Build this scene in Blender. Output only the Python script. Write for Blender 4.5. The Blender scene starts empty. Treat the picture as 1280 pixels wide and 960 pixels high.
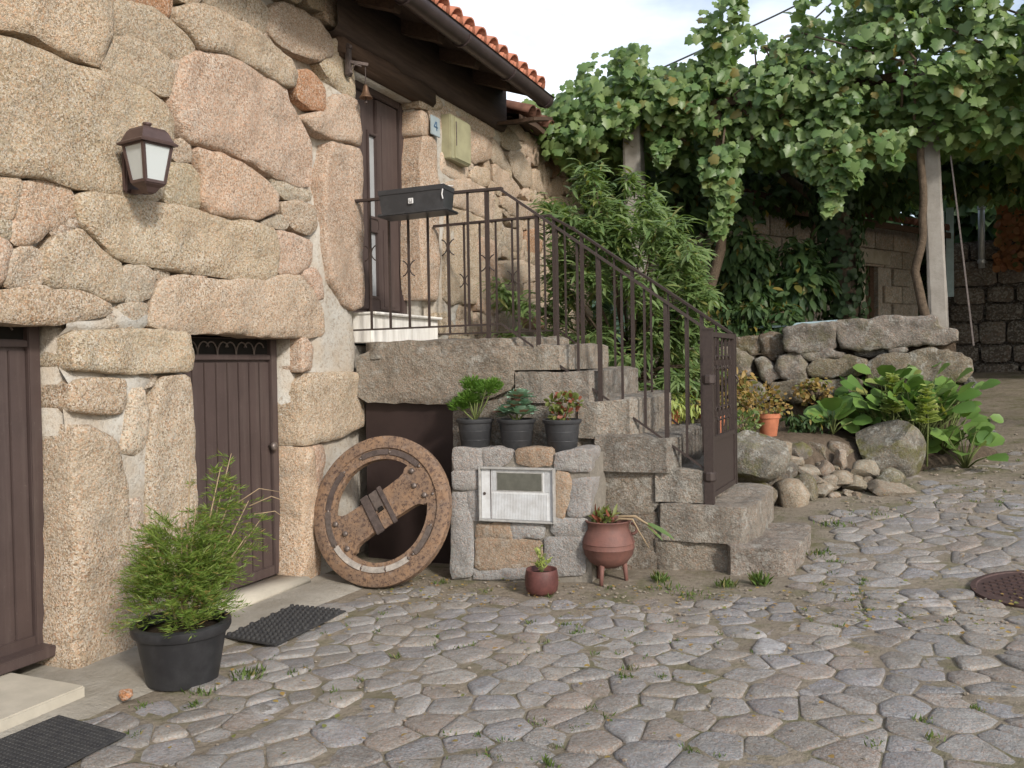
import bpy, bmesh, math, random
import numpy as np
from mathutils import Vector, Matrix, noise
from mathutils.geometry import delaunay_2d_cdt
sc = bpy.context.scene
COL = sc.collection
R = math.radians
rnd = random.Random(7)
nrs = np.random.RandomState(11)

# ------------------------------------------------------------------ camera
cam = bpy.data.cameras.new('camera'); cam_o = bpy.data.objects.new('camera', cam); COL.objects.link(cam_o)
cam.sensor_width = 36; cam.lens = 36*1090/1280; cam.clip_start = .05; cam.clip_end = 2000
CAM = Vector((3.37, 0, 1.35))
cam_o.matrix_world = Matrix.Translation(CAM) @ Matrix.Rotation(R(23.2), 4, 'Z') @ Matrix.Rotation(R(90-1.31), 4, 'X') @ Matrix.Rotation(R(-.9), 4, 'Z')
sc.camera = cam_o

# ------------------------------------------------------------------ sky, sun, exposure
SUN_AZ, SUN_EL = -36, 30
w = bpy.data.worlds.new('World'); sc.world = w; w.use_nodes = True
nt = w.node_tree; nt.nodes.clear()
def wn(t): return nt.nodes.new(t)
sky = wn('ShaderNodeTexSky'); sky.sky_type = 'NISHITA'; sky.sun_disc = False
sky.sun_elevation = R(SUN_EL); sky.sun_rotation = R(90-SUN_AZ); sky.air_density = 1.0; sky.dust_density = 2.0
tc = wn('ShaderNodeTexCoord'); mp = wn('ShaderNodeMapping'); mp.inputs['Scale'].default_value = (1.3, 1.3, 3.0); mp.inputs['Location'].default_value = (.35, .2, .1)
cn = wn('ShaderNodeTexNoise'); cn.inputs['Scale'].default_value = 1.7; cn.inputs['Detail'].default_value = 7; cn.inputs['Roughness'].default_value = .52
cr = wn('ShaderNodeValToRGB'); cr.color_ramp.elements[0].position = .50; cr.color_ramp.elements[1].position = .70
cr.color_ramp.elements[0].color = (.22, .22, .22, 1); cr.color_ramp.elements[1].color = (1, 1, 1, 1)
mx = wn('ShaderNodeMix'); mx.data_type = 'RGBA'; mx.inputs[7].default_value = (8.6, 9.0, 9.4, 1)
bg = wn('ShaderNodeBackground'); bg.inputs['Strength'].default_value = .125; wo = wn('ShaderNodeOutputWorld')
L = nt.links.new
L(tc.outputs['Generated'], mp.inputs['Vector']); L(mp.outputs['Vector'], cn.inputs['Vector']); L(cn.outputs['Fac'], cr.inputs['Fac'])
L(cr.outputs['Color'], mx.inputs[0]); L(sky.outputs['Color'], mx.inputs[6]); L(mx.outputs[2], bg.inputs['Color']); L(bg.outputs['Background'], wo.inputs['Surface'])
sun = bpy.data.lights.new('sun', 'SUN'); sun.energy = 2.3; sun.angle = R(7); sun.color = (1, .95, .87)
sun_o = bpy.data.objects.new('sun', sun); COL.objects.link(sun_o)
sd = Vector((math.cos(R(SUN_AZ))*math.cos(R(SUN_EL)), math.sin(R(SUN_AZ))*math.cos(R(SUN_EL)), math.sin(R(SUN_EL))))
sun_o.rotation_euler = sd.to_track_quat('Z', 'Y').to_euler(); sun_o.location = (12, -10, 12)
sc.view_settings.view_transform = 'Standard'; sc.view_settings.look = 'None'; sc.view_settings.gamma = 1; sc.view_settings.use_curve_mapping = False
sc.view_settings.exposure = 0.55

# ------------------------------------------------------------------ materials
class NT:
    def __init__(s, name, rough=.8, spec=.3, metal=0.):
        s.m = bpy.data.materials.new(name); s.m.use_nodes = True; s.t = s.m.node_tree
        s.b = s.t.nodes['Principled BSDF']; s.b.inputs['Roughness'].default_value = rough
        s.b.inputs['Specular IOR Level'].default_value = spec; s.b.inputs['Metallic'].default_value = metal
        g = s.t.nodes.new('ShaderNodeNewGeometry'); s.pos = g.outputs['Position']; s.geo = g
        s._oi = None
    def oi(s):
        if not s._oi: s._oi = s.t.nodes.new('ShaderNodeObjectInfo')
        return s._oi
    def link(s, a, b): s.t.links.new(a, b)
    def put(s, sock, v):
        if hasattr(v, 'is_linked'): s.link(v, sock)
        elif isinstance(v, (tuple, list)) and len(v) == 3 and sock.type == 'RGBA': sock.default_value = (*v, 1)
        else: sock.default_value = v
    def noise(s, scale, detail=4, rough=.55, vec=None, dist=0.):
        n = s.t.nodes.new('ShaderNodeTexNoise'); n.inputs['Scale'].default_value = scale; n.inputs['Detail'].default_value = detail
        n.inputs['Roughness'].default_value = rough; n.inputs['Distortion'].default_value = dist
        s.link(vec or s.pos, n.inputs['Vector']); return n.outputs['Fac']
    def voro(s, scale, vec=None, out='Distance', feat='F1'):
        n = s.t.nodes.new('ShaderNodeTexVoronoi'); n.feature = feat; n.inputs['Scale'].default_value = scale; s.link(vec or s.pos, n.inputs['Vector']); return n.outputs[out]
    def ramp(s, fac, *stops):
        n = s.t.nodes.new('ShaderNodeValToRGB'); e = n.color_ramp.elements
        while len(e) < len(stops): e.new(.5)
        for el, (p, c) in zip(e, stops): el.position = p; el.color = (c, c, c, 1) if not isinstance(c, tuple) else (*c, 1)
        s.link(fac, n.inputs[0]); return n.outputs[0]
    def mix(s, f, a, b, mode='MIX'):
        n = s.t.nodes.new('ShaderNodeMix'); n.data_type = 'RGBA'; n.blend_type = mode
        s.put(n.inputs[0], f); s.put(n.inputs[6], a); s.put(n.inputs[7], b); return n.outputs[2]
    def math(s, op, a, b=0.):
        n = s.t.nodes.new('ShaderNodeMath'); n.operation = op; s.put(n.inputs[0], a); s.put(n.inputs[1], b); return n.outputs[0]
    def scalevec(s, v):
        n = s.t.nodes.new('ShaderNodeVectorMath'); n.operation = 'MULTIPLY'; s.link(s.pos, n.inputs[0]); n.inputs[1].default_value = v; return n.outputs[0]
    def color(s, c): s.put(s.b.inputs['Base Color'], c); return s
    def bump(s, h, dist=.01, strength=.6):
        n = s.t.nodes.new('ShaderNodeBump'); n.inputs['Strength'].default_value = strength; n.inputs['Distance'].default_value = dist
        s.link(h, n.inputs['Height']); s.link(n.outputs[0], s.b.inputs['Normal']); return s
    def objcol(s): return s.oi().outputs['Color']
    def rand(s): return s.math('FRACT', s.math('ADD', s.oi().outputs['Random'], s.geo.outputs['Random Per Island']))

def granite(name, base, dark, light, grain=75, stain=(.16, .14, .12), stain_lo=.55, stain_hi=.75, stain_amt=.5, moss=0., bump=.5, bdist=.012, grey=0., contrast=1.):
    """speckled granite: crystals of three tones, broad colour drift, weather stains, lichen"""
    n = NT(name, .88, .25)
    wob = n.t.nodes.new('ShaderNodeVectorMath'); wob.operation = 'ADD'; wn_ = n.t.nodes.new('ShaderNodeTexNoise'); wn_.inputs['Scale'].default_value = grain*.9; n.link(n.pos, wn_.inputs['Vector'])
    sc_ = n.t.nodes.new('ShaderNodeVectorMath'); sc_.operation = 'SCALE'; sc_.inputs[3].default_value = .012; n.link(wn_.outputs['Color'], sc_.inputs[0]); n.link(n.pos, wob.inputs[0]); n.link(sc_.outputs[0], wob.inputs[1])
    vc = n.t.nodes.new('ShaderNodeTexVoronoi'); vc.inputs['Scale'].default_value = grain*1.5; n.link(wob.outputs[0], vc.inputs['Vector'])
    sep = n.t.nodes.new('ShaderNodeSeparateColor'); n.link(vc.outputs['Color'], sep.inputs[0])
    tint = n.mix(1., base, n.objcol(), 'MULTIPLY')
    big = n.noise(1.7, 6, .62)
    tint = n.mix(n.math('MULTIPLY', n.ramp(big, (.35, 0.), (.7, 1.)), .4), tint, n.mix(1., tint, (1.06, .91, .80), 'MULTIPLY'))
    tint = n.mix(n.math('MULTIPLY', n.ramp(n.noise(2.9, 7, .7), (.45, 0.), (.7, 1.)), .45), tint, n.mix(1., tint, (.74, .72, .66), 'MULTIPLY'))
    cv = n.math('MULTIPLY', n.ramp(n.noise(2.3, 5, .65), (.3, .35), (.68, 1.)), contrast)
    c = n.mix(n.ramp(sep.outputs[0], (.20, 1.), (.24, 0.)), tint, n.mix(cv, tint, n.mix(1., tint, dark, 'MULTIPLY')))
    c = n.mix(n.ramp(sep.outputs[0], (.62, 0.), (.66, 1.)), c, n.mix(n.math('MULTIPLY', cv, .5), tint, light))
    c = n.mix(n.ramp(sep.outputs[1], (.76, 0.), (.80, .5)), c, n.mix(1., tint, (1.12, .84, .70), 'MULTIPLY'))
    st = n.ramp(n.noise(5.5, 9, .74, dist=.6), (stain_lo, 0.), (stain_hi, 1.))
    c = n.mix(n.math('MULTIPLY', st, stain_amt), c, n.mix(.75, c, stain))
    if grey:
        li = n.ramp(n.noise(11, 7, .74), (.55, 0.), (.60, 1.))
        c = n.mix(n.math('MULTIPLY', li, grey), c, (.43, .425, .39))
    if moss:
        mo = n.ramp(n.noise(4, 6, .7), (.5, 0.), (.62, 1.)); c = n.mix(n.math('MULTIPLY', mo, moss), c, (.12, .115, .03))
    if name.startswith('cobble'):
        c = n.mix(n.math('MULTIPLY', n.ramp(n.noise(1.15, 5, .6), (.60, 0.), (.70, 1.)), n.ramp(n.noise(16, 5, .7), (.42, 0.), (.6, .75))), c, (.56, .55, .56))
    n.color(c)
    h = n.math('ADD', n.math('MULTIPLY', sep.outputs[2], .30), n.math('ADD', n.math('MULTIPLY', n.noise(grain*.22, 7, .68), 1.5), n.math('MULTIPLY', n.noise(grain*1.3, 3, .6), .5)))
    n.bump(h, bdist, bump); return n.m

M = {}
M['facade'] = granite('facade_granite', (.49, .415, .328), (.48, .44, .40), (.73, .69, .62), 95, (.16, .135, .10), .52, .74, .55, bump=.95, bdist=.018, contrast=.95, grey=.16)
M['stair'] = granite('weathered_granite', (.30, .278, .245), (.55, .53, .5), (.44, .42, .39), 80, (.075, .066, .056), .46, .64, .75, grey=.45, bump=1., bdist=.022, contrast=.7)
M['pillar'] = granite('pillar_granite', (.325, .32, .31), (.62, .62, .62), (.48, .47, .45), 80, (.12, .105, .09), .48, .7, .6, grey=.3, bump=.85, bdist=.016, contrast=.6)
M['terrace'] = granite('lichened_granite', (.29, .265, .235), (.5, .5, .5), (.44, .42, .38), 70, (.06, .05, .042), .43, .63, .85, moss=.35, grey=.5, bump=.9, bdist=.022, contrast=.6)
M['loose'] = granite('loose_granite', (.27, .24, .20), (.6, .58, .56), (.46, .43, .38), 70, (.11, .09, .06), .46, .68, .7, grey=.25, bump=.8, contrast=.55)
M['mossy'] = granite('mossy_granite', (.25, .235, .205), (.5, .5, .48), (.42, .40, .37), 65, (.06, .052, .045), .43, .61, .85, moss=.75, grey=.5, bump=.95, bdist=.022, contrast=.5)
M['cobble'] = granite('cobble_granite', (.305, .301, .296), (.7, .7, .7), (.46, .455, .45), 90, (.17, .145, .11), .42, .64, .6, grey=.2, bump=.9, bdist=.014, contrast=.7)

def plain(name, col, rough=.6, spec=.4, metal=0., var=.25, scale=14, bump=0., bdist=.004, col2=None, bscale=None):
    n = NT(name, rough, spec, metal)
    f = n.ramp(n.noise(scale, 6, .65), (.32, 0.), (.7, 1.))
    c2 = col2 or tuple(max(0, x*(1-var)) for x in col)
    n.color(n.mix(f, col, c2))
    if bump: n.bump(n.noise(bscale or scale*3, 5, .65), bdist, bump)
    return n.m
def mortar():
    n = NT('lime_mortar', .95, .15)
    a = n.noise(3.2, 6, .65); b = n.noise(38, 4, .7)
    c = n.mix(n.ramp(a, (.38, 0.), (.62, 1.)), (.40, .345, .28), (.45, .435, .40))
    c = n.mix(n.ramp(b, (.32, .8), (.48, 0.)), c, (.26, .215, .165)); n.color(c)
    n.bump(n.math('ADD', b, n.math('MULTIPLY', n.noise(110, 3, .6), .4)), .014, .7); return n.m
M['mortar'] = mortar()
M['pillar_mortar'] = plain('grey_mortar', (.27, .245, .21), .95, .15, 0, .35, 22, .7, .012)
def door_paint():
    n = NT('brown_door_paint', .5, .35); st = n.noise(1., 6, .7, vec=n.scalevec((22, 22, 1.1))); f = n.noise(5, 6, .7)
    c = n.mix(n.ramp(f, (.3, 0.), (.7, 1.)), (.074, .052, .048), (.058, .041, .038)); c = n.mix(n.ramp(st, (.5, 0.), (.78, .6)), c, (.125, .098, .088))
    c = n.mix(n.ramp(n.noise(55, 5, .75), (.62, 0.), (.72, .5)), c, (.15, .125, .11)); n.color(c); n.bump(n.noise(18, 5, .6), .002, .2); return n.m
M['brown_paint'] = door_paint()
M['dark_hole'] = plain('dark_interior', (.02, .018, .016), .9, .1)
M['niche'] = plain('niche_sheet_metal', (.040, .026, .024), .5, .35, 0, .3, 5, .1, .002)
M['iron'] = plain('brown_wrought_iron', (.060, .043, .038), .55, .45, .2, .35, 60, .3, .001)
M['gutter'] = plain('dark_gutter_metal', (.075, .055, .055), .42, .5, .3, .3, 10)
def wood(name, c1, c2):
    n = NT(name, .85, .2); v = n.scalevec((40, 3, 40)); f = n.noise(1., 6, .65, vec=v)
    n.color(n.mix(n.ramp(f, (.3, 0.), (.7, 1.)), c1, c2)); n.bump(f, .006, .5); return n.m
M['old_wood'] = wood('old_dark_wood', (.10, .065, .045), (.05, .033, .025))
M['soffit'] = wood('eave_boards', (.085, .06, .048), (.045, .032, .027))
def tile():
    n = NT('clay_tile', .82, .2); f = n.noise(12, 6, .65)
    c = n.mix(n.rand(), (.46, .185, .115), (.38, .15, .095)); c = n.mix(n.ramp(f, (.5, 0.), (.75, .7)), c, (.20, .13, .10)); n.color(c); n.bump(n.noise(60), .003, .3); return n.m
M['tile'] = tile()
M['old_tile'] = plain('old_roof_tile', (.17, .085, .06), .9, .2, 0, .5, 9, .5, .01)
def rust():
    n = NT('rusty_iron', .78, .35, .15)
    a = n.noise(7, 7, .7); b = n.noise(48, 5, .7); sp = n.voro(42)
    c = n.mix(n.ramp(a, (.35, 0.), (.65, 1.)), (.285, .178, .108), (.195, .135, .098))
    c = n.mix(n.ramp(b, (.48, 0.), (.62, .85)), c, (.07, .045, .04)); c = n.mix(n.ramp(sp, (.11, .9), (.20, 0.)), c, (.055, .035, .03)); c = n.mix(n.ramp(n.noise(19, 6, .75), (.55, 0.), (.7, .7)), c, (.30, .235, .19))
    c = n.mix(n.ramp(n.noise(4.2, 4, .6), (.58, 0.), (.72, .6)), c, (.31, .175, .09)); n.color(c)
    n.bump(n.math('ADD', b, n.math('MULTIPLY', n.ramp(sp, (.1, 0.), (.22, 1.)), .4)), .006, .7); return n.m
M['rust'] = rust()
M['rust_dark'] = plain('dark_pitted_iron', (.13, .10, .09), .65, .4, .3, .5, 30, .6, .005)
M['liner'] = plain('worn_pale_liner', (.55, .5, .45), .6, .4, .2, .55, 25, .4, .004)
M['bolt'] = plain('worn_bolt_steel', (.22, .18, .16), .45, .5, .5, .5, 40)
def plastic(name, c, r=.45):
    n = NT(name, r, .4); f = n.noise(9, 5, .7); n.color(n.mix(n.ramp(f, (.45, 0.), (.8, .5)), c, tuple(min(1, x*1.9+.02) for x in c))); n.bump(n.noise(160, 2), .0008, .3); return n.m
M['black_plastic'] = plastic('black_plastic', (.020, .020, .022))
M['grey_plastic'] = plastic('charcoal_plastic', (.034, .035, .038))
M['soil'] = plain('potting_soil', (.065, .048, .035), .95, .1, 0, .5, 60, .9, .012)
def metergrey():
    n = NT('ribbed_grey_cover', .45, .4); f = n.noise(14, 7, .7); st = n.noise(1, 4, .6, vec=n.scalevec((60, 60, 3)))
    c = n.mix(n.ramp(f, (.4, 0.), (.75, 1.)), (.62, .635, .65), (.47, .465, .46)); c = n.mix(n.ramp(st, (.55, 0.), (.8, .5)), c, (.36, .35, .33)); n.color(c); return n.m
M['meter'] = metergrey()
M['meter_frame'] = plain('meter_frame_metal', (.5, .49, .47), .5, .4, .2, .4, 20)
M['meter_window'] = plain('scratched_meter_window', (.125, .125, .105), .35, .5, 0, .3, 25)
M['red_pot'] = plain('oxide_red_iron', (.185, .085, .068), .65, .35, 0, .4, 16, .5, .004, (.125, .065, .055))
M['red_clay'] = plain('dark_red_glaze', (.135, .052, .046), .5, .4, 0, .5, 18, .4, .004)
M['terracotta'] = plain('terracotta', (.50, .185, .10), .8, .25, 0, .35, 14, .3, .003)
M['rubber'] = plain('black_rubber', (.028, .028, .031), .75, .3, 0, .2, 30, .6, .003, (.055, .054, .053))
M['concrete'] = plain('smooth_concrete', (.37, .345, .30), .92, .2, 0, .35, 3.5, .9, .010, (.235, .21, .17), 38)
M['post'] = plain('post_concrete', (.31, .29, .26), .9, .2, 0, .3, 9, .5, .006, (.22, .20, .175), 50)
M['pale_stone'] = plain('pale_step_stone', (.50, .455, .375), .85, .25, 0, .25, 6, .4, .004)
def marble():
    n = NT('white_step_tile', .5, .4); f = n.noise(1, 5, .6, vec=n.scalevec((30, 30, 4))); n.color(n.mix(n.ramp(f, (.4, 0.), (.75, 1.)), (.80, .78, .74), (.58, .55, .5))); return n.m
M['marble'] = marble()
M['lamp_metal'] = plain('brown_lamp_metal', (.105, .068, .062), .45, .45, .3, .3, 25)
def frosted():
    n = NT('frosted_glass', .35, .5); n.color((.62, .66, .66)); n.b.inputs['Transmission Weight'].default_value = .25; return n.m
M['frosted'] = frosted()
M['pane'] = plain('door_glass', (.36, .37, .38), .15, .6, 0, .2, 4)
M['green_box'] = plain('olive_cabinet_paint', (.36, .34, .215), .5, .4, 0, .3, 7, .1, .002)
M['plate_blue'] = plain('grey_blue_enamel', (.34, .40, .43), .4, .5, 0, .2, 12)
M['plate_ink'] = plain('dark_blue_enamel', (.055, .12, .22), .4, .5)
M['label_white'] = plain('white_label', (.7, .7, .7), .6)
M['label_ink'] = plain('grey_label_print', (.25, .25, .26), .6)
M['bronze'] = plain('bell_bronze', (.20, .12, .075), .5, .5, .6, .35, 20)
M['galv'] = plain('galvanised_pipe', (.5, .52, .54), .45, .5, .5, .2, 12)
M['pale_blue'] = plain('pale_blue_paint', (.40, .53, .58), .6, .3, 0, .25, 10)
M['slate'] = plain('blue_slate', (.12, .135, .155), .7, .3, 0, .4, 14, .5, .006)
M['cable'] = plain('black_cable', (.03, .03, .03), .7)
M['manhole'] = plain('rusty_cast_iron', (.105, .065, .058), .7, .35, .3, .4, 30, .5, .003)
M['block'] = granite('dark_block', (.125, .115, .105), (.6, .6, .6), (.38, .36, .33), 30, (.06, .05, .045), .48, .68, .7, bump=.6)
M['blockwall'] = granite('cement_block', (.30, .285, .26), (.75, .75, .75), (.42, .41, .38), 30, (.08, .07, .06), .5, .7, .65, bump=.5)
M['bark'] = plain('bark', (.14, .105, .075), .95, .15, 0, .5, 22, .9, .015)
M['stem'] = plain('green_stem', (.14, .17, .06), .8, .2)
M['dry_stem'] = plain('dry_stem', (.36, .27, .17), .85, .2, 0, .35, 25)
def ground():
    n = NT('packed_earth', .96, .12)
    a = n.noise(2.1, 7, .62); b = n.noise(26, 6, .7); g = n.noise(3.6, 6, .7)
    c = n.mix(n.ramp(a, (.35, 0.), (.65, 1.)), (.30, .255, .20), (.215, .182, .14)); c = n.mix(n.ramp(b, (.33, .75), (.5, 0.)), c, (.15, .122, .092))
    c = n.mix(n.ramp(b, (.6, 0.), (.72, .6)), c, (.43, .39, .33)); c = n.mix(n.ramp(g, (.48, 0.), (.66, .7)), c, (.115, .118, .048)); n.color(c)
    n.bump(n.math('ADD', b, n.math('MULTIPLY', n.noise(90, 4, .7), .5)), .022, .8); return n.m
M['ground'] = ground()
def earth(): return plain('garden_earth', (.15, .115, .085), .96, .1, 0, .45, 24, .9, .02)
M['earth'] = earth()
def leaf(name, c1, c2, c3=None, p3=.9, rough=.5, trans=.35, spec=.35):
    n = NT(name, rough, spec); r = n.rand()
    c = n.mix(r, c1, c2)
    if c3: c = n.mix(n.ramp(r, (p3, 0.), (min(1, p3+.02), 1.)), c, c3)
    c = n.mix(n.math('MULTIPLY', n.noise(2.2, 3), .35), c, n.mix(1., c, (.7, .8, .6), 'MULTIPLY'))
    n.color(c); t = n.t.nodes.new('ShaderNodeBsdfTranslucent'); n.link(n.mix(1., c, (1.25, 1.3, .6), 'MULTIPLY'), t.inputs['Color'])
    ms = n.t.nodes.new('ShaderNodeMixShader'); ms.inputs[0].default_value = trans
    n.link(n.b.outputs[0], ms.inputs[1]); n.link(t.outputs[0], ms.inputs[2])
    n.link(ms.outputs[0], [x for x in n.t.nodes if x.type == 'OUTPUT_MATERIAL'][0].inputs['Surface']); return n.m
M['vine'] = leaf('vine_leaf', (.115, .20, .07), (.225, .295, .115), (.24, .20, .06), .965, .4, .4, .45)
M['peach'] = leaf('peach_leaf', (.115, .19, .065), (.225, .295, .12), (.25, .25, .09), .94, .42, .4, .45)
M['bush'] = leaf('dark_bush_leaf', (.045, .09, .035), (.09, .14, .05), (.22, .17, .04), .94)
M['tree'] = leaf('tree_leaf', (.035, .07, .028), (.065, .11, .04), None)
M['bergenia'] = leaf('broad_leaf', (.095, .185, .045), (.18, .28, .075), (.40, .40, .13), .93, .35, .25, .5)
M['lime'] = leaf('lime_green_leaf', (.30, .37, .11), (.42, .46, .15), None)
M['feather'] = leaf('feathery_green', (.09, .20, .03), (.17, .29, .06), None)
M['cedar'] = leaf('shrub_green', (.10, .18, .03), (.235, .29, .065), (.28, .20, .07), .93)
M['succulent'] = leaf('blue_green_rosette', (.20, .33, .25), (.30, .43, .33), (.33, .16, .13), .95, .6, .1)
M['reddish'] = leaf('reddish_green_leaf', (.13, .17, .05), (.24, .24, .08), (.28, .09, .06), .72)
M['grass'] = leaf('grass_blade', (.085, .145, .035), (.15, .20, .06), (.25, .22, .10), .85)
M['dryleaf'] = leaf('dry_yellow_leaf', (.34, .25, .08), (.40, .22, .10), (.20, .21, .07), .7)
M['creeper'] = leaf('red_creeper_leaf', (.26, .10, .05), (.33, .16, .08), (.12, .12, .05), .85)
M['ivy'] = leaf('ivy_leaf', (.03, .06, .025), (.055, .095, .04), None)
M['hill'] = plain('wooded_hill', (.045, .075, .05), .95, .1, 0, .4, .08)

# ------------------------------------------------------------------ object helpers
def wloc(o):
    v = Vector((0, 0, 0))
    while o: v += o.location; o = o.parent
    return v
def tag(o, label=None, cat=None, group=None, kind=None):
    if label: o['label'] = label
    if cat: o['category'] = cat
    if group: o['group'] = group
    if kind: o['kind'] = kind
    return o
def thing(name, label, cat, loc=(0, 0, 0), group=None):
    o = bpy.data.objects.new(name, None); COL.objects.link(o); o.location = loc; o.empty_display_size = .1
    return tag(o, label, cat, group)
def link_mesh(name, me, parent=None, col=None, loc=(0, 0, 0)):
    o = bpy.data.objects.new(name, me); COL.objects.link(o); o.parent = parent; o.location = loc
    if col: o.color = (*col, 1)
    return o
def clean(name): return name
def mesh_np(name, V, F, mat, smooth=True):
    me = bpy.data.meshes.new(name); me.from_pydata([tuple(v) for v in V], [], F); me.materials.append(mat)
    if smooth: me.polygons.foreach_set('use_smooth', [True]*len(me.polygons))
    me.update(); return me
class MB:
    def __init__(s): s.v = []; s.f = []
    def add(s, V, F):
        k = len(s.v); s.v += [Vector(v) for v in V]; s.f += [tuple(i+k for i in f) for f in F]; return s
    def box(s, c, d, rot=None):
        c = Vector(c); h = Vector(d)/2; P = []
        for z in (-1, 1):
            for x, y in ((-1, -1), (1, -1), (1, 1), (-1, 1)):
                p = Vector((x*h.x, y*h.y, z*h.z)); P.append(c+(rot @ p if rot else p))
        return s.add(P, [(3, 2, 1, 0), (4, 5, 6, 7), (0, 1, 5, 4), (1, 2, 6, 5), (2, 3, 7, 6), (3, 0, 4, 7)])
    def bev(s, c, d, b=.01, rot=None):
        bm = bmesh.new(); bmesh.ops.create_cube(bm, size=1)
        for v in bm.verts: v.co = Vector((v.co.x*d[0], v.co.y*d[1], v.co.z*d[2]))
        bmesh.ops.bevel(bm, geom=bm.edges[:], offset=b, segments=2, affect='EDGES')
        P = [Vector(c)+(rot @ v.co if rot else v.co) for v in bm.verts]; bm.verts.index_update()
        s.add(P, [tuple(v.index for v in f.verts) for f in bm.faces]); bm.free(); return s
    def tube(s, pts, r, n=8, cap=True):
        pts = [Vector(p) for p in pts]; rs = r if isinstance(r, (list, tuple)) else [r]*len(pts); V = []; F = []
        up = None
        for i, p in enumerate(pts):
            t = (pts[min(i+1, len(pts)-1)]-pts[max(i-1, 0)]).normalized()
            if up is None: up = t.orthogonal().normalized()
            up = (up-t*up.dot(t)).normalized(); sdv = t.cross(up)
            for k in range(n):
                a = 2*math.pi*k/n; V.append(p+(up*math.cos(a)+sdv*math.sin(a))*rs[i])
        for i in range(len(pts)-1):
            for k in range(n): F.append((i*n+k, i*n+(k+1) % n, (i+1)*n+(k+1) % n, (i+1)*n+k))
        if cap: F.append(tuple(range(n-1, -1, -1))); F.append(tuple((len(pts)-1)*n+k for k in range(n)))
        return s.add(V, F)
    def bar(s, p, q, wx, wy=None, ref=(0, 0, 1)):
        p = Vector(p); q = Vector(q); t = (q-p).normalized(); wy = wy or wx; rf = Vector(ref)
        if abs(t.dot(rf)) > .95: rf = Vector((1, 0, 0))
        a = t.cross(rf).normalized(); b = a.cross(t).normalized(); P = []
        for e in (p, q):
            for x, y in ((-1, -1), (1, -1), (1, 1), (-1, 1)): P.append(e+a*x*wx/2+b*y*wy/2)
        return s.add(P, [(0, 1, 2, 3), (7, 6, 5, 4), (4, 5, 1, 0), (5, 6, 2, 1), (6, 7, 3, 2), (7, 4, 0, 3)])
    def lathe(s, prof, c=(0, 0, 0), n=28, tilt=None):
        c = Vector(c); V = []; F = []
        for r, z in prof:
            for k in range(n):
                a = 2*math.pi*k/n; p = Vector((r*math.cos(a), r*math.sin(a), z)); V.append(c+(tilt @ p if tilt else p))
        for i in range(len(prof)-1):
            for k in range(n): F.append((i*n+k, i*n+(k+1) % n, (i+1)*n+(k+1) % n, (i+1)*n+k))
        if prof[0][0] > 1e-4: F.append(tuple(range(n-1, -1, -1)))
        if prof[-1][0] > 1e-4: F.append(tuple((len(prof)-1)*n+k for k in range(n)))
        return s.add(V, F)
    def build(s, name, mat, parent=None, smooth=False, col=None, angle=None, kind=None):
        o0 = wloc(parent) if parent else Vector((0, 0, 0))
        me = mesh_np(name, [v-o0 for v in s.v], s.f, mat, smooth or angle is not None)
        if angle is not None: me.set_sharp_from_angle(angle=R(angle))
        o = link_mesh(name, me, parent, col)
        if kind: o['kind'] = kind
        return o
def sp(t, k=.1): return .5*(t+math.sqrt(t*t+k))
def gz(x, y): return .05*sp(x-.8)+.085*sp(y-5)
def sstep(a, b, t): t = min(1, max(0, (t-a)/(b-a))); return t*t*(3-2*t)

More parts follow.
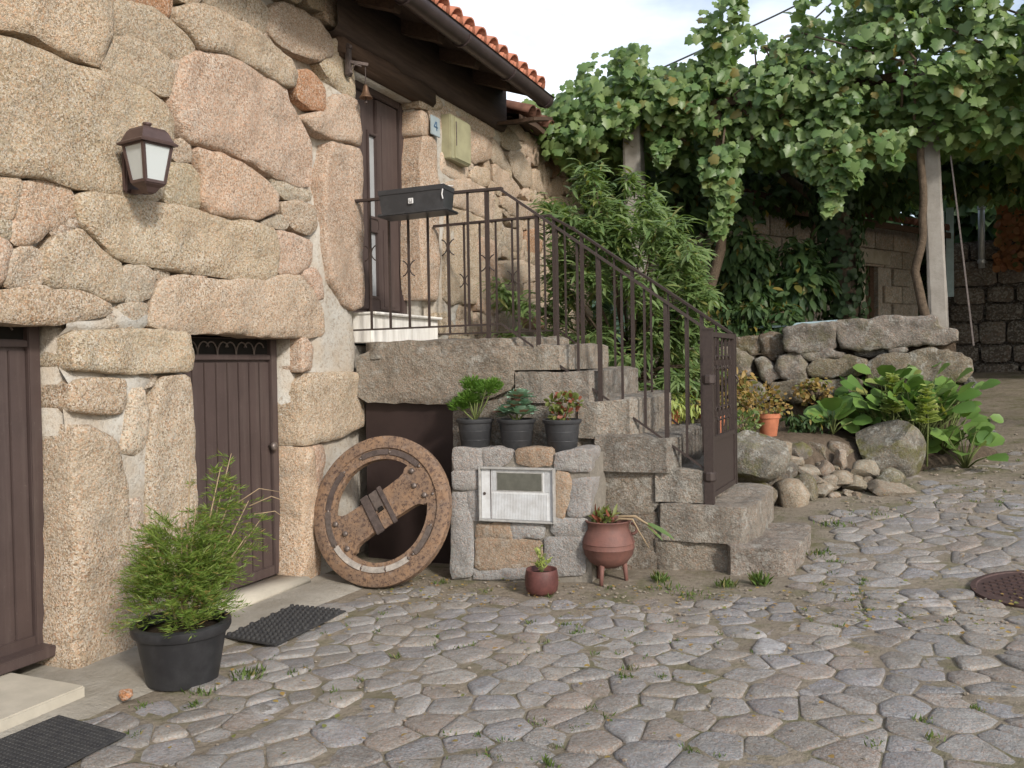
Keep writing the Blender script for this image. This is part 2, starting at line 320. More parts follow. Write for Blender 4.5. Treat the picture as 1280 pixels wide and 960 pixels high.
def chaikin(p, k=.13):
    q = []
    for i in range(len(p)):
        a = Vector(p[i]); b = Vector(p[(i+1) % len(p)]); q += [a*(1-k)+b*k, a*k+b*(1-k)]
    return q
def stone_mesh(poly, fr, depth=.3, bulge=.045, rr=.05, amp=.012, rough=.006, spacing=None, seed=0, mat=None, name='stone', org=None, backrings=1, grow=0., cut=.13):
    """a stone whose outline is poly (p, q) in the frame fr = (O, U, V, N): rounded, uneven face and sides running back by depth"""
    O, U, Vv, N = fr
    p = chaikin([Vector(a) for a in poly], cut); xs = [a.x for a in p]; ys = [a.y for a in p]
    size = max(max(xs)-min(xs), max(ys)-min(ys)); sp_ = spacing or max(.022, min(.042, size/10))
    B = []
    for i in range(len(p)):
        a, b = p[i], p[(i+1) % len(p)]; m = max(1, round((b-a).length/(sp_*.8)))
        for k in range(m): B.append(a.lerp(b, k/m))
    area = sum(B[i].x*B[(i+1) % len(B)].y-B[(i+1) % len(B)].x*B[i].y for i in range(len(B)))
    if area < 0: B.reverse()
    n = len(B); off = Vector((seed*3.7, seed*1.3, 0))
    B2 = []
    for i, b in enumerate(B):
        t = (B[(i+1) % n]-B[i-1]); nn = Vector((t.y, -t.x)); nn = nn.normalized() if nn.length > 1e-9 else Vector((0, 0))
        j = noise.noise(Vector((b.x*14, b.y*14, seed*1.7)))*rough*1.4+noise.noise(Vector((b.x*5, b.y*5, seed*2.1+9)))*rough
        B2.append(b+nn*(j+grow))
    B = B2
    arr = np.array([(b.x, b.y) for b in B]); nx = np.roll(arr, -1, 0)
    pts = []
    y = min(ys)
    row = 0
    while y < max(ys):
        x = min(xs)+(sp_/2 if row % 2 else 0)
        while x < max(xs):
            pts.append((x+rnd.uniform(-.2, .2)*sp_, y+rnd.uniform(-.2, .2)*sp_)); x += sp_
        y += sp_*.87; row += 1
    def dist(P):
        d = nx-arr; L2 = (d*d).sum(1)+1e-12; rel = P[None, :]-arr; t = np.clip((rel*d).sum(1)/L2, 0, 1); q = arr+d*t[:, None]-P[None, :]
        return math.sqrt((q*q).sum(1).min())
    def inside(P):
        x, y = P; c = ((arr[:, 1] > y) != (nx[:, 1] > y)); xi = arr[:, 0]+(y-arr[:, 1])/(nx[:, 1]-arr[:, 1]+1e-15)*(nx[:, 0]-arr[:, 0])
        return bool((c & (x < xi)).sum() % 2)
    inner = [P for P in pts if inside(P) and dist(np.array(P)) > sp_*.45]
    # a ring close to the edge rounds the arris
    ring_ = []; eo = min(.014, rr*.4)
    for i in range(n):
        t = (B[(i+1) % n]-B[i-1]).normalized(); q = B[i]+Vector((-t.y, t.x))*eo
        if dist(np.array(q)) > eo*.8 and inside(q): ring_.append(q)
    allp = [Vector(b) for b in B]+ring_+[Vector(P) for P in inner]
    v2, e2, f2, ov, _, _ = delaunay_2d_cdt(allp, [], [list(range(n))], 1, 1e-6)
    V = []; F = []; bidx = {}
    tx, ty = noise.noise(Vector((seed*1.9, 1, 7)))*.07, noise.noise(Vector((seed*2.7, 5, 3)))*.07; c0 = Vector((sum(b.x for b in B)/n, sum(b.y for b in B)/n)); rim = .80
    def P3(a, h): return O+U*a.x+Vv*a.y+N*h
    def hgt(a, d):
        t = min(1, d/rr); pr = rim+(1-rim)*(1-(1-t)**2)
        w_ = noise.noise(Vector((a.x*3.1, a.y*3.1, seed*3.1)))*1.2+noise.noise(Vector((a.x*8, a.y*8, seed*5.1)))*.7+noise.noise(Vector((a.x*19, a.y*19, seed*4.3)))*.35
        sp2 = abs(noise.noise(Vector((a.x*2.3+7, a.y*2.3, seed*1.3))))*-.9
        return bulge*pr+(amp*(w_+sp2+.25)+(tx*(a.x-c0.x)+ty*(a.y-c0.y)))*(.45+.55*t)
    for i, a in enumerate(v2):
        src = ov[i][0] if ov[i] else -1
        d = 0. if 0 <= src < n else dist(np.array((a.x, a.y)))
        if 0 <= src < n: bidx[src] = i
        V.append(P3(a, hgt(a, d)))
    for f in f2: F.append(tuple(f))
    prev = [bidx.get(i) for i in range(n)]
    if all(k is not None for k in prev):
        for r in range(1, backrings+1):
            cur = []
            for i in range(n):
                base = B[i]; dr = (base-c0); dr = dr.normalized() if dr.length > 0 else dr
                w_ = noise.noise(Vector((base.x*9, base.y*9, r*3.+seed)))*.012 if r < backrings else 0
                V.append(P3(base+dr*w_, -depth*r/backrings)); cur.append(len(V)-1)
            for i in range(n): j = (i+1) % n; F.append((prev[j], prev[i], cur[i], cur[j]))
            prev = cur
    if org is not None: V = [v-org for v in V]
    me = mesh_np(name, V, F, mat); me.set_sharp_from_angle(angle=R(50)); return me
TINT = {'y': (1.02, .985, .935), 'p': (1.05, .95, .905), 'o': (.93, .91, .84), 'g': (.90, .90, .88), 'w': (1.15, 1.15, 1.12), 'b': (.92, .64, .48), 'd': (.72, .66, .58), 'm': (.85, .82, .66), 's': (.55, .62, .68)}
def tint(t, j=.06):
    c = TINT[t]; k = 1+rnd.uniform(-j, j); return tuple(x*k*(1+rnd.uniform(-.025, .025)) for x in c)

_ico = {}
def ico(sub):
    if sub not in _ico:
        bm = bmesh.new(); bmesh.ops.create_icosphere(bm, subdivisions=sub, radius=1); bm.verts.index_update()
        _ico[sub] = ([v.co.copy() for v in bm.verts], [tuple(v.index for v in f.verts) for f in bm.faces]); bm.free()
    return _ico[sub]
def boulder_mesh(d, seed, mat, name='stone', sub=3, facet=5, amp=.16, rot=0.):
    """an angular weathered stone: a sphere cut by random planes, roughened, then scaled to d"""
    rr = random.Random(seed); V0, F0 = ico(sub); planes = []
    for _ in range(facet):
        nv = Vector((rr.gauss(0, 1), rr.gauss(0, 1), rr.gauss(0, 1))).normalized(); planes.append((nv, rr.uniform(.48, .82)))
    V = []
    m = Matrix.Rotation(rot, 3, 'Z')
    for v in V0:
        p = v.copy()
        for nv, k in planes:
            e = p.dot(nv)-k
            if e > 0: p -= nv*e*.96
        p += v*(noise.noise(v*1.6+Vector((seed, 0, 0)))*amp+noise.noise(v*4.5+Vector((0, seed, 0)))*amp*.35)
        V.append(m @ Vector((p.x*d[0]/2, p.y*d[1]/2, p.z*d[2]/2)))
    me = mesh_np(name, V, F0, mat); me.set_sharp_from_angle(angle=R(38)); return me

# leaf clouds -------------------------------------------------------
def T_vine():
    o = [(0., 0.), (-.14, .2), (-.06, .42), (.16, .52), (.30, .38), (.50, .52), (.66, .30), (1., 0.)]
    o = o+[(a, -b) for a, b in o[-2:0:-1]]
    V = [(.3, 0, .05)]+[(a, b, -.10*(abs(b)/.5)**2-.10*max(0, a-.3)) for a, b in o]; n = len(o)
    return np.array(V), [(0, i+1, (i+1) % n+1) for i in range(n)]
def T_lance(w=.12, droop=.35):
    V = [(0, 0, 0)]; S = [(.25, .8), (.55, 1.), (.82, .6)]
    for a, k in S: V += [(a, w*k, -droop*a*a+.03), (a, 0, -droop*a*a), (a, -w*k, -droop*a*a+.03)]
    V.append((1, 0, -droop)); F = [(0, 2, 1), (0, 3, 2)]
    for i in range(2):
        b = 1+3*i; F += [(b, b+1, b+4, b+3), (b+1, b+2, b+5, b+4)]
    F += [(7, 8, 10), (8, 9, 10)]; return np.array(V), F
def T_oval(w=.38):
    V = [(0, 0, 0), (.2, w*.7, .04), (.2, 0, 0), (.2, -w*.7, .04), (.6, w, .06), (.6, 0, -.03), (.6, -w, .06), (.9, w*.55, -.02), (.9, 0, -.08), (.9, -w*.55, -.02), (1, 0, -.12)]
    return np.array(V), [(0, 2, 1), (0, 3, 2), (1, 2, 5, 4), (2, 3, 6, 5), (4, 5, 8, 7), (5, 6, 9, 8), (7, 8, 10), (8, 9, 10)]
def T_quad(w=.5): return np.array([(0, 0, 0), (.45, w, .05), (1, 0, -.12), (.45, -w, .05)]), [(0, 3, 2, 1)]
def T_tri(w=.06): return np.array([(0, w, 0), (0, -w, 0), (1, 0, 0)]), [(0, 1, 2)]
def cloud_mesh(name, T, P, D, Nn, S, mat, smooth=False):
    """leaves of template T at points P, tip direction D, face normal Nn, length S"""
    V0, F0 = T; P = np.asarray(P, float); D = np.asarray(D, float); Nn = np.asarray(Nn, float); S = np.asarray(S, float)
    D = D/np.linalg.norm(D, axis=1, keepdims=True); Nn = Nn-D*(Nn*D).sum(1, keepdims=True); Nn = Nn/(np.linalg.norm(Nn, axis=1, keepdims=True)+1e-9); B = np.cross(Nn, D)
    n, m = len(P), len(V0)
    W = P[:, None, :]+S[:, None, None]*(V0[None, :, 0, None]*D[:, None, :]+V0[None, :, 1, None]*B[:, None, :]+V0[None, :, 2, None]*Nn[:, None, :])
    W = W.reshape(-1, 3); k = len(F0)
    lens = np.array([len(f) for f in F0]); base = np.concatenate([np.array(f) for f in F0]); loops = (base[None, :]+(np.arange(n)*m)[:, None]).ravel()
    tot = np.tile(lens, n); start = np.concatenate([[0], np.cumsum(tot)[:-1]])
    me = bpy.data.meshes.new(name); me.vertices.add(len(W)); me.vertices.foreach_set('co', W.ravel().astype('f4'))
    me.loops.add(len(loops)); me.loops.foreach_set('vertex_index', loops.astype('i4')); me.polygons.add(len(tot)); me.polygons.foreach_set('loop_start', start.astype('i4')); me.polygons.foreach_set('loop_total', tot.astype('i4'))
    if smooth: me.polygons.foreach_set('use_smooth', np.ones(len(tot), bool))
    me.materials.append(mat); me.update(calc_edges=True); me.validate(); return me
def unit(n): v = nrs.normal(size=(n, 3)); return v/np.linalg.norm(v, axis=1, keepdims=True)

# outlines of the stones, metres: (y, z) on the house front, (x, z) on the other walls
FACADE=[
('y',[(2.226,2.877),(3.096,3.185),(3.111,3.029),(3.097,2.943),(3.07,2.873),(3.026,2.779),(2.938,2.778),(2.803,2.786),(2.704,2.81),(2.608,2.801),(2.529,2.786),(2.222,2.745)]),
('y',[(2.22,2.701),(2.403,2.72),(2.528,2.732),(2.606,2.741),(2.729,2.738),(2.89,2.724),(3.065,2.737),(3.202,2.743),(3.327,2.729),(3.421,2.697),(3.477,2.631),(3.48,2.543),(3.45,2.419),(3.418,2.325),(3.386,2.217),(3.184,2.19),(3.098,2.203),(2.904,2.182),(2.755,2.2),(2.615,2.185),(2.51,2.177),(2.203,2.128)]),
('o',[(3.118,3.086),(3.197,3.135),(3.342,3.168),(3.474,3.143),(3.593,3.111),(3.655,3.07),(3.631,3.002),(3.528,2.962),(3.41,2.962),(3.299,2.99),(3.192,2.968),(3.114,2.948),(3.104,3.013)]),
('y',[(3.053,2.847),(3.105,2.932),(3.209,2.967),(3.373,2.979),(3.487,2.935),(3.501,2.873),(3.481,2.764),(3.403,2.75),(3.292,2.769),(3.168,2.76),(3.067,2.771),(3.031,2.787)]),
('b',[(3.129,3.158),(3.499,3.299),(3.491,3.194),(3.465,3.158),(3.361,3.182),(3.251,3.159),(3.145,3.116)]),
('g',[(3.483,2.938),(3.568,2.96),(3.587,2.913),(3.545,2.874),(3.501,2.873)]),
('o',[(3.496,3.21),(3.662,3.293),(3.793,3.326),(3.929,3.32),(4.123,3.323),(4.329,3.273),(4.467,3.247),(4.521,3.175),(4.49,3.086),(4.35,3.073),(4.165,3.087),(3.993,3.1),(3.83,3.093),(3.697,3.066),(3.655,3.086),(3.594,3.118),(3.514,3.143)]),
('g',[(3.749,3.341),(3.841,3.422),(4.079,3.488),(4.051,3.396),(4.0,3.329),(3.929,3.328),(3.861,3.343)]),
('g',[(4.102,3.447),(4.205,3.511),(4.283,3.48),(4.253,3.367),(4.173,3.306),(4.073,3.322),(4.05,3.363)]),
('o',[(4.283,3.497),(4.394,3.572),(4.594,3.593),(4.776,3.584),(4.902,3.534),(4.915,3.425),(4.768,3.341),(4.585,3.329),(4.413,3.318),(4.304,3.334),(4.258,3.369)]),
('g',[(4.186,3.314),(4.252,3.347),(4.344,3.295),(4.289,3.269),(4.203,3.28)]),
('y',[(4.783,3.337),(4.897,3.4),(4.935,3.526),(5.071,3.581),(5.181,3.529),(5.199,3.221),(5.058,3.208),(4.924,3.238),(4.83,3.304)]),
('b',[(4.551,3.202),(4.672,3.253),(4.826,3.191),(4.82,3.039),(4.694,3.016),(4.546,3.04)]),
('p',[(3.568,2.968),(3.675,3.04),(3.829,3.077),(4.017,3.096),(4.243,3.084),(4.432,3.061),(4.457,2.98),(4.57,2.902),(4.671,2.781),(4.682,2.655),(4.662,2.523),(4.556,2.494),(4.276,2.504),(4.097,2.552),(3.904,2.561),(3.723,2.556),(3.595,2.547),(3.52,2.612),(3.485,2.75),(3.521,2.879)]),
('p',[(4.571,2.924),(4.693,2.988),(4.852,3.019),(4.905,3.153),(5.057,3.195),(5.198,3.197),(5.223,2.881),(5.046,2.881),(4.846,2.862),(4.674,2.873)]),
('p',[(4.861,2.833),(5.045,2.855),(5.222,2.861),(5.231,2.506),(5.22,1.983),(5.227,1.783),(5.093,1.736),(4.973,1.768),(4.909,1.841),(4.813,1.91),(4.78,2.058),(4.767,2.43),(4.757,2.577),(4.825,2.703)]),
('p',[(3.62,2.522),(3.811,2.533),(4.046,2.512),(4.222,2.459),(4.313,2.39),(4.309,2.294),(4.136,2.217),(3.939,2.2),(3.733,2.193),(3.674,2.25),(3.678,2.374)]),
('o',[(3.469,2.401),(3.602,2.432),(3.67,2.372),(3.665,2.218),(3.543,2.196),(3.424,2.202),(3.447,2.301)]),
('g',[(3.484,2.529),(3.555,2.56),(3.606,2.542),(3.617,2.453),(3.53,2.428),(3.475,2.453)]),
('y',[(2.903,2.147),(2.998,2.172),(3.166,2.18),(3.385,2.185),(3.543,2.187),(3.711,2.183),(3.891,2.186),(4.135,2.189),(4.265,2.172),(4.315,2.061),(4.291,1.899),(4.124,1.865),(3.88,1.863),(3.657,1.867),(3.452,1.87),(3.337,1.874),(3.157,1.884),(3.089,1.897),(3.04,1.946),(2.96,1.99),(2.902,2.032),(2.883,2.094)]),
('p',[(2.621,2.15),(2.726,2.175),(2.843,2.184),(2.879,2.132),(2.897,2.077),(2.838,2.038),(2.748,1.984),(2.69,1.926),(2.62,1.893),(2.567,1.899),(2.561,1.947),(2.59,2.011)]),
('y',[(2.202,2.117),(2.51,2.159),(2.588,2.174),(2.614,2.149),(2.591,2.048),(2.557,2.0),(2.505,1.998),(2.197,1.958)]),
('g',[(2.197,1.941),(2.504,1.984),(2.563,1.983),(2.554,1.921),(2.502,1.912),(2.195,1.875)]),
('y',[(2.194,1.864),(2.502,1.903),(2.538,1.895),(2.553,1.871),(2.531,1.817),(2.516,1.744),(2.496,1.718),(2.189,1.694)]),
('g',[(2.755,1.973),(2.838,2.02),(2.899,2.038),(2.89,1.997),(2.784,1.951)]),
('g',[(2.552,1.843),(2.62,1.887),(2.688,1.864),(2.718,1.842),(2.699,1.765),(2.683,1.727),(2.535,1.715),(2.525,1.75)]),
('o',[(2.72,1.868),(2.783,1.945),(2.906,1.99),(2.975,1.946),(3.039,1.9),(3.121,1.864),(3.137,1.824),(3.126,1.747),(3.147,1.693),(3.082,1.682),(2.921,1.732),(2.74,1.725),(2.713,1.767),(2.712,1.842)]),
('g',[(3.156,1.851),(3.263,1.875),(3.341,1.828),(3.313,1.726),(3.221,1.694),(3.142,1.693),(3.136,1.769)]),
('o',[(2.189,1.672),(2.495,1.68),(2.655,1.71),(2.858,1.719),(2.983,1.694),(3.072,1.648),(3.029,1.615),(2.839,1.58),(2.692,1.559),(2.569,1.567),(2.492,1.576),(2.185,1.565)]),
('y',[(3.299,1.581),(3.335,1.705),(3.376,1.8),(3.531,1.838),(3.656,1.825),(3.879,1.836),(4.124,1.864),(4.393,1.912),(4.522,1.918),(4.647,1.833),(4.737,1.727),(4.762,1.564),(4.523,1.54),(4.113,1.547),(3.87,1.562),(3.562,1.546),(3.384,1.561)]),
('g',[(3.115,1.654),(3.203,1.68),(3.299,1.672),(3.286,1.581),(3.181,1.563),(3.125,1.603)]),
('g',[(3.054,1.61),(3.105,1.615),(3.126,1.575),(3.086,1.56),(3.058,1.572)]),
('p',[(3.604,1.856),(3.722,1.862),(3.704,1.832),(3.635,1.831)]),
('g',[(3.355,1.856),(3.432,1.866),(3.451,1.835),(3.392,1.818),(3.358,1.823)]),
('o',[(4.366,2.355),(4.523,2.39),(4.703,2.379),(4.724,2.256),(4.636,2.198),(4.474,2.222),(4.378,2.287)]),
('g',[(4.161,2.212),(4.35,2.28),(4.455,2.255),(4.403,2.203),(4.226,2.191)]),
('p',[(4.297,2.172),(4.43,2.177),(4.664,2.152),(4.654,2.026),(4.508,1.94),(4.316,1.931),(4.328,2.045)]),
('g',[(4.275,2.483),(4.357,2.49),(4.526,2.467),(4.66,2.464),(4.643,2.419),(4.409,2.389),(4.322,2.426)]),
('p',[(4.573,1.951),(4.689,1.98),(4.756,1.934),(4.771,1.804),(4.707,1.791),(4.625,1.886)]),
('p',[(4.882,1.563),(4.983,1.581),(4.997,1.492),(4.903,1.49)]),
('y',[(2.825,1.523),(3.111,1.544),(3.364,1.552),(3.546,1.545),(3.573,1.424),(3.556,1.341),(3.357,1.336),(3.07,1.337),(2.94,1.353),(2.82,1.357)]),
('p',[(2.818,1.303),(3.053,1.318),(3.138,1.298),(3.135,1.201),(3.107,1.147),(2.95,1.153),(2.814,1.17)]),
('y',[(2.812,1.109),(2.916,1.089),(3.019,1.03),(3.072,0.977),(3.089,0.872),(3.121,0.785),(3.125,0.645),(3.164,0.385),(3.172,0.191),(3.148,-0.006),(3.117,-0.137),(2.941,-0.118),(2.774,-0.083)]),
('w',[(3.175,1.252),(3.243,1.257),(3.266,1.138),(3.243,0.968),(3.179,0.942),(3.101,0.965),(3.13,1.076)]),
('p',[(3.128,0.879),(3.199,0.859),(3.205,0.745),(3.149,0.739),(3.122,0.799)]),
('g',[(3.169,1.308),(3.337,1.312),(3.327,1.279),(3.252,1.263),(3.186,1.276)]),
('w',[(3.128,0.721),(3.207,0.716),(3.221,0.572),(3.224,0.386),(3.17,0.384),(3.141,0.586)]),
('y',[(3.36,1.307),(3.545,1.319),(3.567,1.181),(3.575,0.968),(3.576,0.57),(3.562,-0.103),(3.466,-0.157),(3.308,-0.158),(3.226,-0.116),(3.218,0.216),(3.237,0.626),(3.244,0.854),(3.284,1.108)]),
('p',[(4.508,1.527),(4.567,1.533),(4.625,1.465),(4.612,1.336),(4.516,1.323),(4.501,1.329)]),
('y',[(4.5,1.301),(4.991,1.318),(5.21,1.289),(5.22,0.945),(4.908,0.874),(4.589,0.86),(4.485,0.866)]),
('p',[(4.485,0.839),(4.582,0.839),(4.626,0.598),(4.659,0.389),(4.655,-0.077),(4.571,-0.112),(4.452,-0.1)]),
('p',[(4.601,0.844),(4.728,0.844),(4.747,0.752),(4.7,0.495),(4.642,0.633)]),
('y',[(6.129,3.523),(6.31,3.577),(6.465,3.537),(6.503,3.497),(6.363,3.449),(6.173,3.41),(6.125,3.41)]),
('p',[(6.123,3.369),(6.197,3.375),(6.299,3.266),(6.304,3.216),(6.116,3.169)]),
('p',[(6.116,3.154),(6.366,3.209),(6.378,2.808),(6.351,2.179),(6.324,1.883),(6.069,1.885)]),
('p',[(6.835,3.41),(7.2,3.431),(7.444,3.411),(7.455,3.293),(7.288,3.217),(7.096,3.161),(6.847,3.168)]),
('w',[(6.457,3.115),(6.781,3.146),(6.97,3.107),(6.99,3.04),(6.852,2.955),(6.605,2.947),(6.451,2.954)]),
('g',[(7.487,3.473),(7.677,3.425),(7.82,3.348),(8.017,3.245),(7.777,3.231),(7.478,3.256)]),
('g',[(7.683,3.572),(8.044,3.636),(8.233,3.549),(8.037,3.472),(7.758,3.448)]),
('g',[(7.855,3.417),(8.213,3.485),(8.471,3.369),(8.464,3.209),(8.271,3.151),(7.988,3.229)]),
('y',[(8.308,3.606),(8.593,3.722),(8.855,3.686),(8.904,3.551),(8.646,3.443),(8.346,3.505)]),
('y',[(8.515,3.373),(8.844,3.425),(8.963,3.319),(8.82,3.165),(8.521,3.196)]),
('b',[(8.933,3.601),(9.278,3.699),(9.367,3.546),(9.193,3.417),(8.936,3.509)]),
('y',[(9.026,3.326),(9.341,3.46),(9.47,3.31),(9.184,3.19),(8.986,3.206)]),
('y',[(7.498,3.235),(7.847,3.219),(8.186,3.109),(8.077,3.027),(7.752,3.015),(7.523,3.076)]),
('y',[(7.008,3.04),(7.103,3.118),(7.434,3.164),(7.404,3.016),(7.23,2.974),(7.034,2.999)]),
('y',[(6.52,2.867),(6.952,2.985),(7.23,2.956),(7.503,2.963),(7.491,2.671),(6.941,2.711),(6.514,2.701)]),
('y',[(6.513,2.682),(6.94,2.692),(7.475,2.648),(7.476,2.29),(7.412,1.95),(6.441,1.853),(6.478,2.304)]),
('o',[(7.685,2.952),(8.134,2.982),(8.552,3.028),(8.625,2.926),(8.307,2.832),(7.898,2.816),(7.682,2.869)]),
('o',[(7.48,3.674),(7.768,3.683),(7.93,3.631),(7.657,3.574),(7.451,3.584)]),
('y',[(7.994,3.805),(8.282,3.719),(8.309,3.634),(8.159,3.622),(7.904,3.673)]),
('o',[(8.435,3.709),(8.692,3.774),(8.756,3.724),(8.624,3.682)]),
('o',[(6.794,3.491),(7.11,3.54),(7.448,3.521),(7.435,3.445),(7.153,3.447),(6.835,3.423)]),
('p',[(9.387,3.651),(9.86,3.776),(9.976,3.586),(9.455,3.486)]),
('o',[(9.454,3.461),(9.975,3.559),(10.051,3.384),(9.562,3.3)]),
('o',[(7.72,2.943),(7.937,3.003),(8.159,2.966),(8.121,2.835),(7.866,2.785),(7.716,2.822)]),
('b',[(8.281,2.681),(8.597,2.775),(8.777,2.692),(8.734,2.554),(8.375,2.487)]),
('o',[(7.739,2.658),(8.115,2.684),(8.208,2.545),(8.042,2.463),(7.763,2.492)]),
('w',[(7.696,2.329),(8.169,2.389),(8.616,2.356),(8.575,2.234),(8.094,2.169),(7.708,2.174)]),
('b',[(7.805,2.037),(8.22,2.014),(8.248,1.876),(7.89,1.834),(7.77,1.913)]),
('b',[(8.081,1.83),(8.854,1.838),(8.85,1.729),(8.242,1.723)]),
('p',[(8.947,3.148),(9.306,3.194),(9.381,3.023),(8.978,2.976)]),
('o',[(9.485,3.495),(10.023,3.598),(10.108,3.403),(9.605,3.302)]),
('p',[(9.422,3.001),(10.093,3.054),(9.989,2.815),(9.456,2.806)]),
('o',[(9.693,3.302),(10.203,3.389),(10.289,3.128),(9.726,3.045)]),
('p',[(9.986,2.754),(10.373,2.8),(10.458,2.436),(9.971,2.394)]),
('p',[(7.117,2.506),(7.556,2.492),(7.529,1.806),(7.066,1.852)]),
]
TERRACE=[
('g',[(2.467,1.64),(2.672,1.673),(2.937,1.694),(2.946,1.644),(2.954,1.466),(2.823,1.419),(2.631,1.417),(2.495,1.446)]),
('g',[(2.96,1.687),(3.231,1.703),(3.462,1.713),(3.756,1.7),(3.781,1.616),(3.856,1.595),(3.948,1.583),(3.956,1.498),(3.856,1.464),(3.669,1.459),(3.496,1.453),(3.229,1.436),(3.001,1.455),(2.964,1.565)]),
('d',[(2.251,1.585),(2.338,1.613),(2.457,1.6),(2.455,1.412),(2.356,1.361),(2.26,1.41)]),
('d',[(1.991,1.572),(2.237,1.575),(2.236,1.483),(2.175,1.391),(2.104,1.444),(1.99,1.43)]),
('g',[(2.011,1.405),(2.093,1.436),(2.175,1.366),(2.153,1.236),(2.07,1.189),(2.009,1.2)]),
('g',[(2.205,1.366),(2.276,1.379),(2.395,1.254),(2.44,1.193),(2.338,1.115),(2.258,1.215)]),
('g',[(2.415,1.352),(2.514,1.411),(2.631,1.403),(2.684,1.291),(2.668,1.171),(2.551,1.151),(2.45,1.176),(2.405,1.275)]),
('g',[(2.641,1.403),(2.804,1.41),(2.898,1.434),(3.025,1.395),(2.991,1.37),(2.803,1.358),(2.708,1.327)]),
('m',[(2.688,1.271),(2.765,1.34),(2.972,1.357),(3.12,1.37),(3.211,1.329),(3.21,1.245),(3.119,1.188),(2.971,1.199),(2.821,1.18),(2.697,1.201)]),
('m',[(2.364,1.117),(2.532,1.143),(2.821,1.146),(2.971,1.155),(3.119,1.164),(3.17,1.125),(3.154,1.031),(2.97,0.971),(2.743,0.94),(2.55,0.963),(2.413,1.009)]),
('g',[(1.987,1.144),(2.173,1.159),(2.289,1.087),(2.339,0.988),(2.231,0.909),(1.985,0.924)]),
('m',[(3.22,1.284),(3.337,1.38),(3.583,1.4),(3.754,1.419),(3.922,1.387),(4.054,1.329),(4.07,1.236),(4.004,1.144),(3.753,1.107),(3.494,1.089),(3.263,1.07),(3.213,1.128)]),
('s',[(3.084,1.414),(3.229,1.426),(3.39,1.404),(3.372,1.383),(3.12,1.378)]),
('g',[(3.408,1.425),(3.531,1.445),(3.557,1.418),(3.496,1.39),(3.417,1.394)]),
('d',[(3.209,1.04),(3.581,1.05),(3.752,0.937),(3.58,0.763),(3.262,0.797)]),
('d',[(2.511,0.928),(2.704,0.905),(2.856,0.831),(2.703,0.748),(2.529,0.745)]),
('d',[(3.77,1.069),(4.004,1.107),(4.069,1.032),(4.003,0.883),(3.786,0.881)]),
('d',[(2.857,0.93),(3.154,0.991),(3.226,0.796),(2.968,0.673),(2.761,0.729)]),
('s',[(4.013,1.162),(4.062,1.171),(4.11,1.106),(4.094,1.06),(4.029,1.079)]),
('d',[(1.985,0.882),(2.231,0.874),(2.451,0.866),(2.469,0.662),(1.982,0.63)]),
]
PILLAR=[
('g',[(0.906,0.833),(1.014,0.827),(1.088,0.825),(1.086,0.724),(1.045,0.704),(0.912,0.701)]),
('g',[(1.1,0.821),(1.194,0.83),(1.274,0.824),(1.281,0.801),(1.257,0.763),(1.208,0.737),(1.111,0.733)]),
('b',[(1.322,0.825),(1.432,0.838),(1.526,0.836),(1.526,0.744),(1.431,0.736),(1.32,0.753)]),
('g',[(1.564,0.81),(1.664,0.83),(1.721,0.839),(1.77,0.836),(1.768,0.718),(1.662,0.719),(1.563,0.728)]),
('g',[(0.9,0.685),(1.057,0.689),(1.059,0.597),(0.968,0.582),(0.906,0.592)]),
('g',[(0.893,0.552),(0.985,0.563),(0.998,0.393),(1.019,0.192),(1.009,0.052),(0.883,0.028)]),
('g',[(0.997,0.571),(1.067,0.577),(1.068,0.396),(1.023,0.394),(1.006,0.471)]),
('b',[(1.566,0.702),(1.635,0.696),(1.649,0.614),(1.621,0.494),(1.597,0.426),(1.566,0.432)]),
('g',[(1.658,0.656),(1.768,0.666),(1.761,0.462),(1.696,0.434),(1.636,0.45),(1.649,0.555)]),
('b',[(1.055,0.364),(1.145,0.372),(1.152,0.3),(1.054,0.287)]),
('b',[(1.157,0.373),(1.262,0.374),(1.273,0.298),(1.16,0.292)]),
('g',[(1.274,0.374),(1.425,0.381),(1.472,0.368),(1.463,0.315),(1.281,0.298)]),
('g',[(1.543,0.416),(1.742,0.428),(1.736,0.328),(1.557,0.319),(1.526,0.348)]),
('b',[(1.054,0.272),(1.249,0.289),(1.455,0.269),(1.461,0.186),(1.437,0.124),(1.262,0.106),(1.051,0.101)]),
('g',[(1.494,0.301),(1.733,0.32),(1.722,0.104),(1.499,0.082),(1.485,0.187)]),
('g',[(1.03,0.088),(1.246,0.097),(1.468,0.114),(1.483,0.066),(1.029,0.03)]),
]
# ------------------------------------------------------------------ ground
def axis(a, b, c, d, fine, coarse): return sorted(set([round(x, 3) for x in np.arange(a, b, coarse)]+[round(x, 3) for x in np.arange(b, c, fine)]+[round(x, 3) for x in np.arange(c, d, coarse)]))
gx = axis(-80, -1, 9, 80, .16, 4.); gy = axis(-40, 0, 18, 180, .16, 5.)
V = []; F = []
def gz_far(x, y): return gz(min(max(x, -3), 9), min(max(y, -4), 17))
for y in gy:
    for x in gx:
        near = -1 < x < 9 and 0 < y < 18
        V.append((x, y, gz_far(x, y)-.0105+(noise.noise(Vector((x*1.3, y*1.3, 4)))*.004+noise.noise(Vector((x*4.3, y*4.3, 2)))*.004 if near else 0)))
nxg = len(gx)
for j in range(len(gy)-1):
    for i in range(nxg-1): k = j*nxg+i; F.append((k, k+1, k+1+nxg, k+nxg))
street = link_mesh('street_ground', mesh_np('street_ground', V, F, M['ground']))
tag(street, kind='structure')
